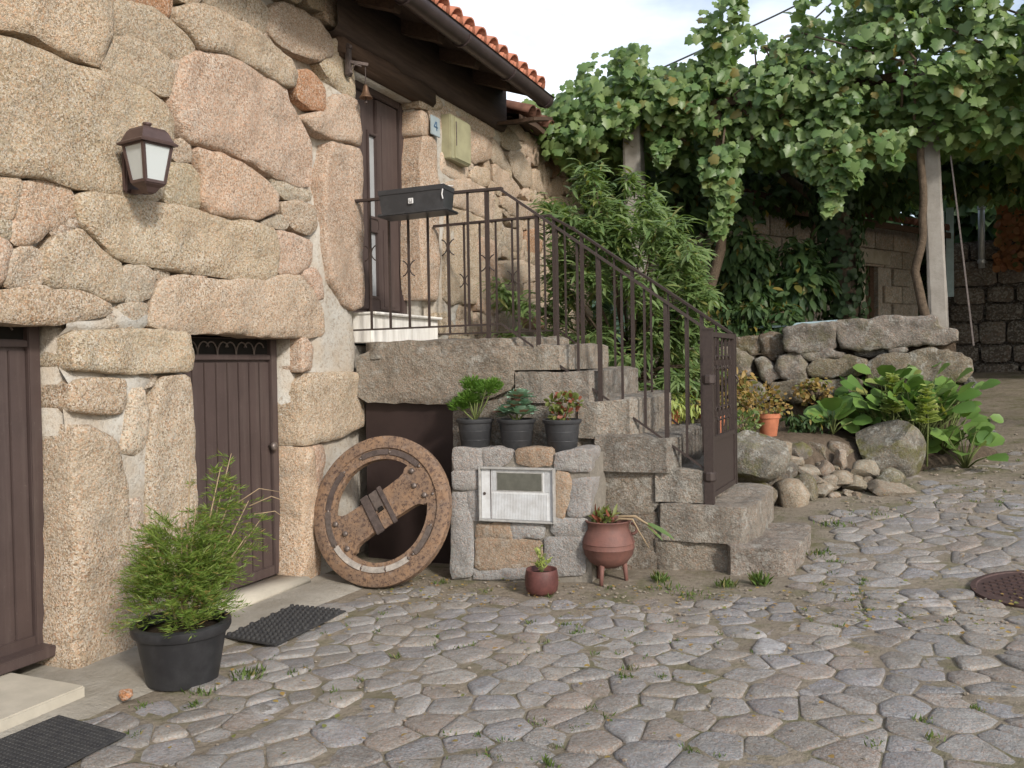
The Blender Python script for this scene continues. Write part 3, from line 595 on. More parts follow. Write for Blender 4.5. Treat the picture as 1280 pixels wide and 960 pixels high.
# concrete apron along the house
V = []; F = []; ys = np.arange(.6, 4.75, .08)
for i, y in enumerate(ys):
    e = .47+.05*noise.noise(Vector((0, y*2.3, 1)))+.03*noise.noise(Vector((3, y*9, 1)))+(.10 if 2.4 < y < 3.1 else 0)
    for k in range(7):
        x = -.25+(e+.25)*k/6; V.append((x, y, .012+.006*noise.noise(Vector((x*3, y*3, 7)))-(.03 if k == 6 else 0)))
for i in range(len(ys)-1):
    for k in range(6): a = i*7+k; F.append((a, a+1, a+8, a+7))
apron = link_mesh('pavement', mesh_np('pavement', V, F, M['concrete'])); tag(apron, kind='structure')

# ------------------------------------------------------------------ cobbles
def cell(site, others, rad):
    P = [Vector((rad*math.cos(a*math.pi/4+.3), rad*math.sin(a*math.pi/4+.3))) for a in range(8)]
    for o in others:
        d = o-site; m = d/2; Q = []
        for i in range(len(P)):
            a, b = P[i], P[(i+1) % len(P)]; da = (a-m).dot(d); db = (b-m).dot(d)
            if da <= 0: Q.append(a)
            if (da < 0) != (db < 0): Q.append(a+(b-a)*(da/(da-db)))
        P = Q
        if len(P) < 3: return None
    return P
sites = []
SX, SY = .172, .15
for j in range(int(8.2/SY)):
    for i in range(int(8.6/SX)):
        x = .3+i*SX+(SX/2 if j % 2 else 0)+rnd.uniform(-.075, .075); y = 1.3+j*SY+rnd.uniform(-.062, .062)
        x, y = x+.10*math.sin(y*1.1), y+.12*math.sin(x*.8)
        if rnd.random() < .05: continue
        sites.append(Vector((x, y)))
grid = {}
for s in sites: grid.setdefault((int(s.x/.3), int(s.y/.3)), []).append(s)
def blocked(x, y):
    if x < .50+.06*math.sin(y*7) and y < 4.6: return True
    if x < .62 and 2.45 < y < 3.05: return True
    if y > 4.45+.12*math.sin(x*2.1)+.35*sstep(1.5, 2.4, x) and x < 2.9: return True
    if (x-4.1)**2+(y-5.02)**2 < .36**2: return True
    if x < 2.95 and y > 5.0: return True
    if x < 3.5 and y > 6.6+.6*(x-2.9): return True
    e = 7.3+1.2*sstep(3.4, 5.0, x)+.4*noise.noise(Vector((x*1.5, 0, 3)))
    return y > e+.8 or (y > e-.7 and rnd.random() < (y-e+.7)/1.5)
cobs = []
for s in sites:
    if blocked(s.x, s.y): continue
    k = (int(s.x/.3), int(s.y/.3)); nb = [o-s for dx in (-1, 0, 1) for dy in (-1, 0, 1) for o in grid.get((k[0]+dx, k[1]+dy), []) if o is not s and (o-s).length < .45]
    P = cell(Vector((0, 0)), nb, .16)
    if not P: continue
    c = sum(P, Vector((0, 0)))/len(P)
    Q = []
    for p in P:
        d = p-c
        if d.length > .03: Q.append(c+d*(1-.0035/d.length))
    if len(Q) < 3: continue
    P = [Vector(p) for p in Q]; P2 = []
    for i in range(len(P)):
        a, b = P[i], P[(i+1) % len(P)]
        if (a-b).length > .035: P2 += [a*.87+b*.13, a*.13+b*.87]
        else: P2.append((a+b)/2)
    if len(P2) > 11: P2 = P2[::2] if len(P2) > 14 else P2[:]
    if len(P2) < 4: continue
    d = (Vector((s.x, s.y, gz(s.x, s.y)))-CAM)
    fwd = d.dot(Vector((-.394, .919, 0))); lat = d.dot(Vector((.919, .394, 0)))
    vis = abs(lat) < fwd*.60 and -d.z < fwd*.455
    cobs.append((fwd if vis else fwd+100, s, P2, c))
cobs.sort(key=lambda t: t[0])
def cob_geom(s, P, c, seed):
    hh = rnd.uniform(.002, .0105); tl = (rnd.uniform(-.06, .06), rnd.uniform(-.06, .06)); V = []; F = []; n = len(P)
    far = sstep(5.8, 8.2, s.y); hh *= 1-.65*far
    z0 = gz(s.x, s.y)-.012
    def zz(p): return tl[0]*p.x+tl[1]*p.y+.05*p.x+.085*(p.y if s.y > 5 else 0)
    for f, z in ((1.0, -.03), (.985, hh*.3), (.90, hh), (.5, hh*1.2)):
        for i, p in enumerate(P):
            q = c+(p-c)*f*(1+.05*noise.noise(Vector((i*1.7, seed, f)))); V.append((s.x+q.x, s.y+q.y, z0+z+zz(q)+(noise.noise(Vector(((s.x+q.x)*17, (s.y+q.y)*17, 1)))*.006 if f < .95 else 0)))
    for r in range(3):
        for i in range(n): j = (i+1) % n; F.append((r*n+i, r*n+j, r*n+n+j, r*n+n+i))
    F.append(tuple(3*n+i for i in range(n))); return V, F
CT = [(1, 1, 1), (.9, .92, .97), (1.08, 1.04, .98), (.84, .82, .8), (1.02, .93, .86), (1.14, 1.13, 1.12), (.95, .96, 1.02)]
mass = [[] for _ in CT]
for i, (d, s, P, c) in enumerate(cobs):
    V, F = cob_geom(s, P, c, i*.37)
    if i < 300:
        o = Vector((s.x, s.y, 0)); me = mesh_np('cobble', [Vector(v)-o for v in V], F, M['cobble'])
        cc = rnd.choice(CT); k = rnd.uniform(.88, 1.12); link_mesh('cobble', me, street, tuple(a*k for a in cc), o)
    else: mass[rnd.randrange(len(CT))].append((V, F))
for cc, lst in zip(CT, mass):
    b = MB()
    for V, F in lst: b.add(V, F)
    if b.v: b.build('cobbles', M['cobble'], street, True, cc, kind='stuff')

# ------------------------------------------------------------------ the stone house
house = thing('stone_house', 'old granite cottage with brown doors and a clay tiled eave', 'house', (0, 4, 0))
FR = (Vector((0, 0, 0)), Vector((0, 1, 0)), Vector((0, 0, 1)), Vector((1, 0, 0)))
OPEN = [(1.78, 2.815, -.2, 1.575), (3.58, 4.495, -.2, 1.545), (5.215, 6.14, 1.50, 3.44)]
PATCH = [(2.95, .7, .25, .75, .028), (3.2, .6, .12, .8, .05), (3.05, 1.28, .3, .05, .058), (3.0, .98, .25, .06, .055), (4.9, 1.9, .22, .6, .055), (4.85, .4, .35, .6, .05), (4.98, 2.75, .1, .5, .055), (4.93, 1.45, .25, .3, .06),
         (6.5, 3.0, .3, .45, .055), (6.55, 2.0, .25, .5, .05), (5.0, 3.15, .1, .3, .05), (2.75, 1.56, .35, .05, .05), (3.2, 1.62, .15, .08, .05), (6.8, 2.4, .4, .5, .035), (7.3, 3.55, 1.2, .12, .05)]
def mort(y, z):
    x = -.085
    for py, pz, ry, rz, a in PATCH:
        d = ((y-py)/ry)**2+((z-pz)/rz)**2
        if d < 1.6: x += (a+.023)*sstep(1.6, .5, d)
    x = min(x, -.008+.008*noise.noise(Vector((y*2, z*2, 5))))
    return x+.012*noise.noise(Vector((y*7, z*7, 1)))+.006*noise.noise(Vector((y*22, z*22, 2)))
def lines(a, b, st, cuts):
    v = sorted(set([round(x, 3) for x in np.arange(a, b, st)]+[b]+cuts)); o = [v[0]]
    for x in v[1:]:
        if x-o[-1] < .012 and x not in cuts: continue
        if x-o[-1] < .012: o[-1] = x
        else: o.append(x)
    return o
ys = lines(-1.2, 10.4, .065, [o[k] for o in OPEN for k in (0, 1)]); zs = lines(-.2, 4.0, .065, [o[k] for o in OPEN for k in (2, 3)])
V = [(mort(y, z)-(.03 if z > 3.6 else 0), y, z) for z in zs for y in ys]; F = []
for j in range(len(zs)-1):
    for i in range(len(ys)-1):
        cy = (ys[i]+ys[i+1])/2; cz = (zs[j]+zs[j+1])/2
        if any(a < cy < b and c < cz < d for a, b, c, d in OPEN) or (cy > 7.8 and cz > 3.74): continue
        k = j*len(ys)+i; F.append((k, k+1, k+1+len(ys), k+len(ys)))
b = MB(); b.add(V, F)
for a, c, z0, z1 in OPEN:      # reveals and head of each opening
    b.box((-.22, a-.05, (z0+z1)/2), (.29, .1, z1-z0)); b.box((-.22, c+.05, (z0+z1)/2), (.29, .1, z1-z0)); b.box((-.22, (a+c)/2, z1+.05), (.29, c-a+.2, .1))
b.build('mortar_bed', M['mortar'], house, True)
o = MB(); o.box((-2.65, -1.25, 1.85), (5.0, .3, 4.1)); o.box((-5.2, 4.6, 1.85), (.3, 11.6, 4.1)); o.box((-2.65, 10.45, 1.85), (5.0, .25, 4.1)); o.build('rear_wall', M['blockwall'], house)
o = MB(); o.box((-.62, 4.6, 1.7), (.06, 11.4, 4.0)); o.build('inner_wall', M['dark_hole'], house)
def fstone(t, poly, i, bulge=.05, depth=.14, base=-.038, rr=.045, amp=.014, grow=.012):
    c = Vector((0, sum(p[0] for p in poly)/len(poly), sum(p[1] for p in poly)/len(poly)))
    fr = (FR[0]+Vector((base, 0, 0)), FR[1], FR[2], FR[3])
    w0 = Vector((0, 4, 0))
    me = stone_mesh(poly, fr, depth, bulge, rr, amp, seed=i, mat=M['facade'], name='facade_stone', org=c, backrings=3 if depth > .2 else 1, grow=grow)
    return link_mesh('facade_stone', me, house, tint(t), c-w0)
JAMB = lambda pl: any(abs(max(p[0] for p in pl)-e) < .05 or abs(min(p[0] for p in pl)-e) < .05 for e in (2.815, 3.58, 4.495, 5.2, 6.14)) and min(p[1] for p in pl) < 3.2
for i, (t, pl) in enumerate(FACADE):
    my = min(p[0] for p in pl); mz = max(p[1] for p in pl)
    jam = JAMB(pl)
    ar = abs(sum(pl[k][0]*pl[(k+1) % len(pl)][1]-pl[(k+1) % len(pl)][0]*pl[k][1] for k in range(len(pl))))/2
    big = ar > .12
    fstone(t, pl, i+1, bulge=.075 if big else (.062 if ar > .02 else .05), depth=.30 if jam else .12, base=-.06 if not jam else -.05, rr=.022 if jam else (.034 if big else .03), amp=.024 if big else .017, grow=.006 if jam else .014)
# courses of the same stonework further along, beyond the left door and above
k = 200
z = 0.
while z < 3.7:
    h = rnd.uniform(.32, .5); y = -1.15
    while y < 2.1:
        wd = rnd.uniform(.4, .8); y1 = min(y+wd, 2.16)
        hits = (1.78 < y1 and y < 2.815 and z < 1.60)
        if hits: y1 = min(y1, 1.76)
        if y1-y > .12 and not (y > 1.70 and z < 1.6):
            q = [(y+.015, z+.015), (y1-.015, z+.015+rnd.uniform(-.02, .02)), (y1-.015+rnd.uniform(-.02, .02), min(3.74, z+h-.012)), (y+.015, min(3.74, z+h-.012))]
            if max(p[0] for p in q) < 2.18: fstone(rnd.choice('yypog'), q, k); k += 1
        y = y1
        if y > 1.74 and z < 1.6: break
    z += h
RUB = []
def rubble(y0, y1, z0, z1, s, tst=.3):      # small rubble filling what is left of the far end of the wall
    global k
    z = z0; r_ = 0
    while z < z1:
        y = y0+(s*.5 if r_ % 2 else 0)
        while y < y1:
            wd = s*rnd.uniform(.8, 1.5); hh = s*rnd.uniform(.7, 1.0)
            cy, cz = y+wd/2, z+s*.42
            if not any(inpoly((cy+dy, cz+dz), pl) for t, pl in FACADE for dy in (-wd*tst, 0, wd*tst) for dz in (-hh*tst, 0, hh*tst)) and not any(inpoly((cy, cz), pl) for pl in RUB) and not any(a-.03 < cy < b_+.03 and c < cz < d for a, b_, c, d in OPEN):
                q = [(cy+wd*.5*sx+rnd.uniform(-.03, .03), cz+hh*.5*sz+rnd.uniform(-.03, .03)) for sx, sz in ((-1, -.8), (-.6, -1), (.7, -1), (1, -.6), (1, .7), (.5, 1), (-.7, 1), (-1, .5))]
                RUB.append(q); fstone(rnd.choice('yogow'), q, k, bulge=.045, base=-.05, rr=.045); k += 1
            y += wd
        z += s*.85; r_ += 1
def inpoly(p, pl):
    x, y = p; c = False
    for i in range(len(pl)):
        a, b_ = pl[i], pl[(i+1) % len(pl)]
        if (a[1] > y) != (b_[1] > y) and x < a[0]+(y-a[1])/(b_[1]-a[1])*(b_[0]-a[0]): c = not c
    return c
rubble(6.9, 10.35, .6, 3.58, .24)
rubble(6.5, 10.3, 1.4, 3.66, .13, .12)
rubble(2.2, 5.0, 3.3, 3.75, .22)
rubble(6.3, 7.0, 1.6, 3.4, .2)

# lower doors: ribbed brown metal leaves under a scrolled transom
def low_door(y0, y1, z0, z1, zt, flip):
    d = MB(); xw = -.20
    d.box((xw, (y0+y1)/2, (z0+z1)/2), (.03, y1-y0, z1-z0)); o = d.build('door', M['brown_paint'], house)
    n = int((y1-y0-.12)/.085); pm = None
    for i in range(n):
        yc = y0+.06+(i+.5)*(y1-y0-.12)/n
        e = MB(); e.bev((xw+.021, yc, (z0+.03+zt)/2), (.010, (y1-y0-.12)/n-.008, zt-z0-.06), .003); q = e.build('door_slat', M['brown_paint'], o)
    f = MB()
    for yy in (y0+.03, y1-.03): f.bev((xw+.028, yy, (z0+z1)/2), (.03, .06, z1-z0-.004), .004)
    f.bev((xw+.026, (y0+y1)/2, zt+.015), (.026, y1-y0-.12, .03), .003); f.bev((xw+.026, (y0+y1)/2, z0+.03), (.026, y1-y0-.12, .06), .003); f.build('door_frame', M['brown_paint'], o)
    f = MB(); f.box((xw+.017, (y0+y1)/2, (zt+z1)/2+.015), (.003, y1-y0-.13, z1-zt-.04)); f.build('transom', M['dark_hole'], o)
    s_ = MB(); m = 4
    for i in range(m):
        yc = y0+.12+(i+.5)*(y1-y0-.24)/m
        for sg in (-1, 1):
            s_.tube([(xw+.028, yc+sg*(.05-.05*math.cos(a)), zt+.03+.075*math.sin(a)*(1 if a < 2 else 1)) for a in np.linspace(0, 2.5, 9)], .0045, 5)
    s_.build('scrollwork', M['bolt'], o)
    return o
d1 = low_door(1.80, 2.80, .10, 1.56, 1.46, 0); d1['label'] = 'wide brown metal door at the left edge'
d2 = low_door(3.60, 4.475, .05, 1.53, 1.40, 1); d2['label'] = 'narrow brown metal door behind the shrub'
h = MB(); h.lathe([(.012, 0), (.012, .03), (.026, .035), (.028, .05), (.018, .06), (0, .061)], (0, 0, 0), 14)
h2 = MB(); rt = Matrix.Rotation(R(90), 3, 'Y')
h2.add([Vector((-.178, 4.40, .86))+rt @ v for v in h.v], h.f); h2.build('door_handle', M['bolt'], d2, True)
# steps below the doors
o = MB(); o.bev((.08, 2.0, .025), (.52, 1.14, .065), .006); o.build('door_step', M['pale_stone'], house)
o = MB(); o.bev((-.15, 2.30, .09), (.14, .99, .05), .004); o.build('door_sill', M['brown_paint'], house)
o = MB(); o.bev((-.08, 4.03, .02), (.30, .9, .05), .012); o.build('door_step', M['pale_stone'], house, True)
# upper door
o = MB(); o.box((-.23, 5.68, 2.6), (.04, .92, 1.86)); ud = o.build('door', M['brown_paint'], house); ud['label'] = 'brown panelled front door with narrow glass strips'
f = MB()
for yy in (5.245, 6.11): f.bev((-.195, yy, 2.59), (.05, .07, 1.84), .006)
f.bev((-.195, 5.68, 3.42), (.05, .80, .07), .006); f.build('door_frame', M['brown_paint'], ud)
f = MB(); f.bev((-.197, 5.50, 2.58), (.03, .20, 1.6), .006); f.bev((-.197, 5.90, 2.58), (.03, .30, 1.6), .006); f.bev((-.196, 5.68, 2.42), (.029, .14, .10), .005); f.bev((-.196, 5.68, 1.80), (.029, .14, .14), .005); f.build('door_rail', M['brown_paint'], ud)
for z0, z1 in ((2.47, 3.10), (1.87, 2.37)):
    f = MB(); f.box((-.205, 5.68, (z0+z1)/2), (.012, .10, z1-z0)); f.build('door_pane', M['pane'], ud)
    f = MB()
    for yy in (5.622, 5.738): f.bev((-.190, yy, (z0+z1)/2), (.03, .022, z1-z0+.04), .004)
    for zz in (z0, z1): f.bev((-.188, 5.68, zz), (.03, .12, .022), .004)
    f.build('pane_bead', M['brown_paint'], ud)
f = MB(); f.bev((-.185, 5.90, 2.9), (.016, .19, .75), .006); f.build('door_panel', M['brown_paint'], ud)
f = MB(); f.bev((-.185, 5.90, 2.1), (.016, .19, .6), .006); f.build('door_panel', M['brown_paint'], ud)
o = MB(); o.bev((-.08, 5.72, 1.615), (.30, .98, .20), .006); o.bev((-.06, 5.72, 1.722), (.34, 1.0, .02), .006); o.build('white_step', M['marble'], house)
# timber lintel and wall plate under the eave
o = MB(); o.bev((-.10, 5.66, 3.53), (.26, 1.36, .17), .02); o.build('timber_lintel', M['old_wood'], house, True)
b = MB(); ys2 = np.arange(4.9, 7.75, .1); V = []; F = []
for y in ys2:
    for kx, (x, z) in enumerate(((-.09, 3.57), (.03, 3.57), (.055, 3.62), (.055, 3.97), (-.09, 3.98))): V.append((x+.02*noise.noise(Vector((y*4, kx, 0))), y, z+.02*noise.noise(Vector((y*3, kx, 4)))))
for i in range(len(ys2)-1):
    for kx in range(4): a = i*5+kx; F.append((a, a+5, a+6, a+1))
b.add(V, F).build('wall_plate', M['soffit'], house, True)  # dark boards, their colour also standing in for the eave's shade
# roof: rafters, boards, tiles, gutter
SL = math.tan(R(19)); EX = .44; EZ = 3.86; Y0, Y1 = -1.4, 7.62
o = MB(); n = Vector((-1, 0, SL)).normalized(); rotm = Matrix.Rotation(math.atan(SL), 3, 'Y')
def roofp(x, y, dz=0.): return Vector((x, y, EZ+(EX-x)*SL+dz))
V = [roofp(EX-.02, Y0, -.03), roofp(EX-.02, Y1, -.03), roofp(-2.6, Y1, -.03), roofp(-2.6, Y0, -.03), roofp(EX-.02, Y0, -.055), roofp(EX-.02, Y1, -.055), roofp(-2.6, Y1, -.055), roofp(-2.6, Y0, -.055)]
o.add(V, [(0, 1, 2, 3), (7, 6, 5, 4), (0, 4, 5, 1), (1, 5, 6, 2), (2, 6, 7, 3), (3, 7, 4, 0)]); o.build('roof_boards', M['soffit'], house)
o = MB(); V = [Vector((-2.6, Y0, roofp(-2.6, 0).z)), Vector((-2.6, Y1, roofp(-2.6, 0).z)), Vector((-5.5, Y1, 3.8)), Vector((-5.5, Y0, 3.8))]; o.add(V+[v-Vector((0, 0, .06)) for v in V], [(0, 1, 2, 3), (7, 6, 5, 4), (0, 4, 5, 1), (1, 5, 6, 2), (2, 6, 7, 3), (3, 7, 4, 0)]); o.build('rear_roof', M['tile'], house)
raft = MB(); raft.bar(roofp(EX-.06, 0, -.105), roofp(-.6, 0, -.105), .085, .10); rme = mesh_np('rafter', raft.v, raft.f, M['old_wood'], False)
for y in np.arange(Y0+.35, Y1, .62): link_mesh('rafter', rme, house, None, (0, y-4, 0))
g = MB(); gx_, gz_, gr = .475, 3.80, .07; V = []; F = []; gyy = [Y0, Y1+.06]
prof = [(gx_+gr*math.cos(a), gz_+gr*math.sin(a)) for a in np.linspace(math.pi, 2*math.pi, 11)]; prof = [(gx_-gr, gz_+.03)]+prof+[(gx_+gr, gz_+.015), (gx_+gr+.012, gz_+.02)]
prof2 = [(x+(gx_-x)*.06, z+.004) for x, z in prof][::-1]; pr = prof+prof2
for y in gyy:
    for x, z in pr: V.append((x, y, z))
m = len(pr)
for i in range(m): j = (i+1) % m; F.append((i, j, m+j, m+i))
for e in (0, m): F += [(e+i, e+i+1, e+m-2-i, e+m-1-i) for i in range(len(prof)-1)]
g.add(V, F)
gut = g.build('gutter', M['gutter'], house, angle=40)
e = MB(); e.lathe([(0, 0), (gr*.99, 0), (gr*.99, .01), (0, .01)], (0, 0, 0), 20); rt2 = Matrix.Rotation(R(-90), 3, 'X'); e2 = MB(); e2.add([Vector((gx_, Y1+.05, gz_))+rt2 @ v for v in e.v if True], e.f); e2.v = [Vector((v.x, v.y, min(v.z, gz_+.015))) for v in e2.v]; e2.build('gutter_end', M['gutter'], gut)
for y in np.arange(Y0+.5, Y1, .85):
    e = MB(); e.tube([(gx_+(gr+.006)*math.cos(a), y, gz_+(gr+.006)*math.sin(a)) for a in np.linspace(math.pi, 2*math.pi, 9)], .008, 5); e.build('gutter_bracket', M['gutter'], gut)
def tile_mesh(r0, r1, ln, up, name):
    V = []; F = []; n = 8
    for th in (0, .014):
        for t, r in ((0, r0), (1, r1)):
            for i in range(n+1):
                a = math.pi*i/n; V.append(((-ln*t), (r-th)*math.cos(a), (r-th)*math.sin(a)*up))
    q = n+1
    for i in range(n): F += [(i, i+1, q+i+1, q+i), (2*q+i+1, 2*q+i, 3*q+i, 3*q+i+1), (i+1, i, 2*q+i, 2*q+i+1), (q+i, q+i+1, 3*q+i+1, 3*q+i)]
    F += [(0, q, 3*q, 2*q), (n, 2*q+n, 3*q+n, q+n)]
    m3 = Matrix.Rotation(math.atan(SL), 3, 'Y')
    return [m3 @ Vector(v) for v in V], F
TV, TF = tile_mesh(.098, .078, .47, 1, 'roof_tile'); CV, CF = tile_mesh(.095, .085, .47, -1, 'roof_tile')
tme = mesh_np('roof_tile', TV, TF, M['tile']); cme = mesh_np('channel_tile', CV, CF, M['tile']); rest = MB(); pitch = .215
for row in range(7):
    for i in range(int((Y1-Y0-.1)/pitch)+1):
        y = Y0+.12+i*pitch; bx = EX+.035-row*.42
        pc = roofp(bx, y+rnd.uniform(-.008, .008), .035+rnd.uniform(0, .006)); pn = roofp(bx+.02, y+pitch/2, .075)
        if row == 0:
            link_mesh('roof_tile', tme, house, None, pc-Vector((0, 4, 0)))
            if i*pitch < Y1-Y0-.25: link_mesh('channel_tile', cme, house, None, pn-Vector((0, 4, 0)))
        else:
            rest.add([v+pc for v in TV], TF)
            if i*pitch < Y1-Y0-.25: rest.add([v+pn for v in CV], CF)
rest.build('upper_roof_tiles', M['tile'], house, True, kind='stuff')
# the old roof that carries on beyond the new eave
o = MB()
V = []
for y in np.arange(7.8, 10.4, .12):
    V += [(.16+.03*noise.noise(Vector((y*3, 0, 0))), y, 3.76+.02*noise.noise(Vector((y*2, 1, 0)))), (-2.4, y, 4.35)]
n_ = len(V)//2; F = [(2*i, 2*i+2, 2*i+3, 2*i+1) for i in range(n_-1)]; V2 = [(x, y, z-.05) for x, y, z in V]
o.add(V+V2, F+[(a+2*n_, b_+2*n_, c+2*n_, d+2*n_) for d, c, b_, a in F]+[(2*i, 2*n_+2*i, 2*n_+2*i+2, 2*i+2) for i in range(n_-1)]); o.build('old_roof_deck', M['old_wood'], house)
tv, tf = tile_mesh(.10, .085, .5, 1, 'x'); otm = mesh_np('old_tile', tv, tf, M['old_tile']); 
for i in range(11): link_mesh('old_tile', otm, house, None, (.20+rnd.uniform(-.05, .05), 7.95+i*.21-4, 3.77+rnd.uniform(-.02, .03)))
o = MB(); o.box((.22, 7.74, 3.66), (.40, .5, .03), Matrix.Rotation(R(14), 3, 'X')); o.build('loose_eave_board', M['old_wood'], house)

# ------------------------------------------------------------------ staircase
stair = thing('stone_staircase', 'weathered granite staircase rising to the front door landing', 'staircase', (1.2, 5.6, 0))
def yf(x): return 5.12+.05*x
SF = (Vector((0, 5.12, 0)), Vector((1, .05, 0)), Vector((0, 0, 1)), Vector((.05, -1, 0)).normalized())
def front_stone(poly, dy, depth, i, t=(1, 1, 1), bulge=.03, rr=.03, name='step_stone', amp=.014):
    c = Vector((sum(p[0] for p in poly)/len(poly), 5.6, sum(p[1] for p in poly)/len(poly))); fr = (SF[0]+SF[3]*dy, SF[1], SF[2], SF[3])
    me = stone_mesh(poly, fr, depth, bulge, rr, amp, rough=.008, spacing=.05, seed=i, mat=M['stair'], name=name, org=c, backrings=4, grow=.014, cut=.11); k = rnd.uniform(.93, 1.07)
    return link_mesh(name, me, stair, tuple(a*k for a in t), c-Vector((1.2, 5.6, 0)))
def top_slab(x0, x1, z0, z1, y0, y1, i, name='step_stone', t=(1, 1, 1), skew=.0, rr=.04, bulge=.035):
    """a step block seen from above and in front: face polygon lies on top and its sides run down"""
    fr = (Vector((0, 0, z1-bulge)), Vector((1, 0, 0)), Vector((0, 1, 0)), Vector((0, 0, 1)))
    P = [(x0, y0+.05*x0), (x1, y0+.05*x1), (x1+skew, y1), (x0+skew, y1)]; c = Vector(((x0+x1)/2, (y0+y1)/2, z0))
    me = stone_mesh(P, fr, z1-bulge-z0, bulge, rr, .018, rough=.016, spacing=.045, seed=i, mat=M['stair'], name=name, org=c, backrings=4, cut=.09); k = rnd.uniform(.94, 1.08)
    return link_mesh(name, me, stair, tuple(a*k for a in t), c-Vector((1.2, 5.6, 0)))
YB = 6.22
top_slab(.02, 1.215, 1.40, 1.525, 5.10, YB, 301, 'landing_slab', (.98, .95, .9)); top_slab(1.0, 1.525, 1.31, 1.475, 5.10, YB, 302, t=(1.1, 1.08, 1.03))
front_stone([(.03, 1.11), (.72, 1.105), (.98, 1.14), (1.16, 1.20), (1.16, 1.42), (.9, 1.47), (.03, 1.44)], 0, .5, 303, (1, .96, .9), name='lintel_stone')
top_slab(1.13, 1.728, 1.10, 1.305, 5.09, YB, 304); top_slab(1.56, 1.972, .88, 1.128, 5.08, YB, 305, t=(1.06, 1.04, 1.0)); top_slab(1.67, 2.205, .68, .902, 5.06, YB, 306, t=(.86, .85, .84))
top_slab(2.05, 2.40, .50, .70, 5.10, YB, 307, t=(1.08, 1.08, 1.06)); top_slab(2.05, 2.64, .27, .497, 5.07, 6.15, 308, t=(1, .98, .95), skew=.03); top_slab(2.50, 2.88, .02, .275, 5.02, 5.98, 309, t=(1.02, .97, .95), skew=.05)
k_ = 320
for pl, t in [([(.74, .55), (1.1, .6), (1.13, .9), (1.1, 1.11), (.75, 1.09)], (.8, .78, .75)), ([(1.12, .7), (1.6, .68), (1.58, .96), (1.55, 1.14), (1.13, 1.16)], (.85, .83, .8)),
              ([(.74, .0), (1.2, .0), (1.2, .54), (.74, .53)], (.8, .8, .78)), ([(1.2, .0), (1.74, .0), (1.72, .30), (1.68, .66), (1.2, .68)], (.8, .78, .76)), ([(1.7, .42), (2.08, .44), (2.06, .71), (1.7, .71)], (.92, .88, .82)),
              ([(1.74, .02), (2.1, .04), (2.08, .3), (2.06, .43), (1.73, .40)], (.82, .76, .7)), ([(2.1, .05), (2.5, .06), (2.52, .28), (2.08, .29)], (.9, .86, .8))]:
    front_stone(pl, -.035, .35, k_, t, bulge=.045, rr=.06, name='wall_stone', amp=.03); k_ += 1
o = MB()
def core(x0, x1, z1, dy=.014):
    V = []
    for x in (x0, x1):
        for y in (yf(x)+dy, YB-.02*z1): V += [(x, y, -.05), (x, y, z1)]
    o.add(V, [(0, 4, 5, 1), (4, 6, 7, 5), (6, 2, 3, 7), (2, 0, 1, 3), (1, 5, 7, 3)])
core(.73, 2.02, .68); core(.735, 1.72, .88, .017); core(.74, 1.55, 1.10, .02); core(.05, 1.13, 1.38, .09); core(.735, 1.16, 1.36, .023); core(2.0, 2.49, .26, .012)
o.build('rubble_core', M['stair'], stair, col=(.8, .76, .7))
o = MB(); o.box((.39, 5.19, .56), (.70, .03, 1.12)); nd = o.build('niche_door', M['niche'], stair)
# ------------------------------------------------------------------ meter pillar
pil = thing('meter_pillar', 'low pillar of mortared grey stones with three pots on top', 'stone pillar', (1.3, 4.95, 0))
pm = .08; py0 = 4.82-.88*pm
PF = (Vector((0, py0, 0)), Vector((1, pm, 0)), Vector((0, 0, 1)), Vector((pm, -1, 0)).normalized())
o = MB(); Vq = []
for x in (.885, 1.765):
    for y in (py0+pm*x+.006, 5.2): Vq += [(x, y, -.03), (x, y, .80)]
o.add(Vq, [(0, 4, 5, 1), (4, 6, 7, 5), (6, 2, 3, 7), (2, 0, 1, 3), (1, 5, 7, 3)]); o.build('mortar_core', M['pillar_mortar'], pil)
for i, (t, pl) in enumerate(PILLAR):
    c = Vector((sum(p[0] for p in pl)/len(pl), 4.9, sum(p[1] for p in pl)/len(pl)))
    edge = max(p[0] for p in pl) > 1.72 or min(p[0] for p in pl) < .91
    fr = (PF[0]-PF[3]*.020, PF[1], PF[2], PF[3])
    me = stone_mesh(pl, fr, .20 if edge else .06, .036, .022, .010, rough=.007, spacing=.035, seed=400+i, mat=M['pillar'], name='pillar_stone', org=c, backrings=2, grow=.012, cut=.05)
    tt = {'g': (1, 1, 1.02), 'b': (1.02, .80, .60)}[t]; k = rnd.uniform(.9, 1.1); link_mesh('pillar_stone', me, pil, tuple(a*k for a in tt), c-Vector((1.3, 4.95, 0)))
for i, (x0, x1) in enumerate(((.89, 1.19), (1.2, 1.48), (1.49, 1.76))):
    P = [(x0, py0+pm*x0+.02), (x1, py0+pm*x1+.02), (x1, 5.16), (x0, 5.16)]; c = Vector(((x0+x1)/2, 5.0, .78))
    me = stone_mesh(P, (Vector((0, 0, .79)), Vector((1, 0, 0)), Vector((0, 1, 0)), Vector((0, 0, 1))), .05, .018, .03, .006, seed=440+i, mat=M['pillar'], name='pillar_cap_stone', org=c); link_mesh('pillar_stone', me, pil, (.92, .9, .86), c-Vector((1.3, 4.95, 0)))
mc = thing('meter_cabinet', 'white ribbed meter cover with a dull viewing window on the pillar', 'meter box', (1.32, 4.85, .56))
rz = Matrix.Rotation(math.atan(pm), 3, 'Z')
def PP(x, z, d): return PF[0]+PF[1]*x+PF[2]*z+PF[3]*d
o = MB()
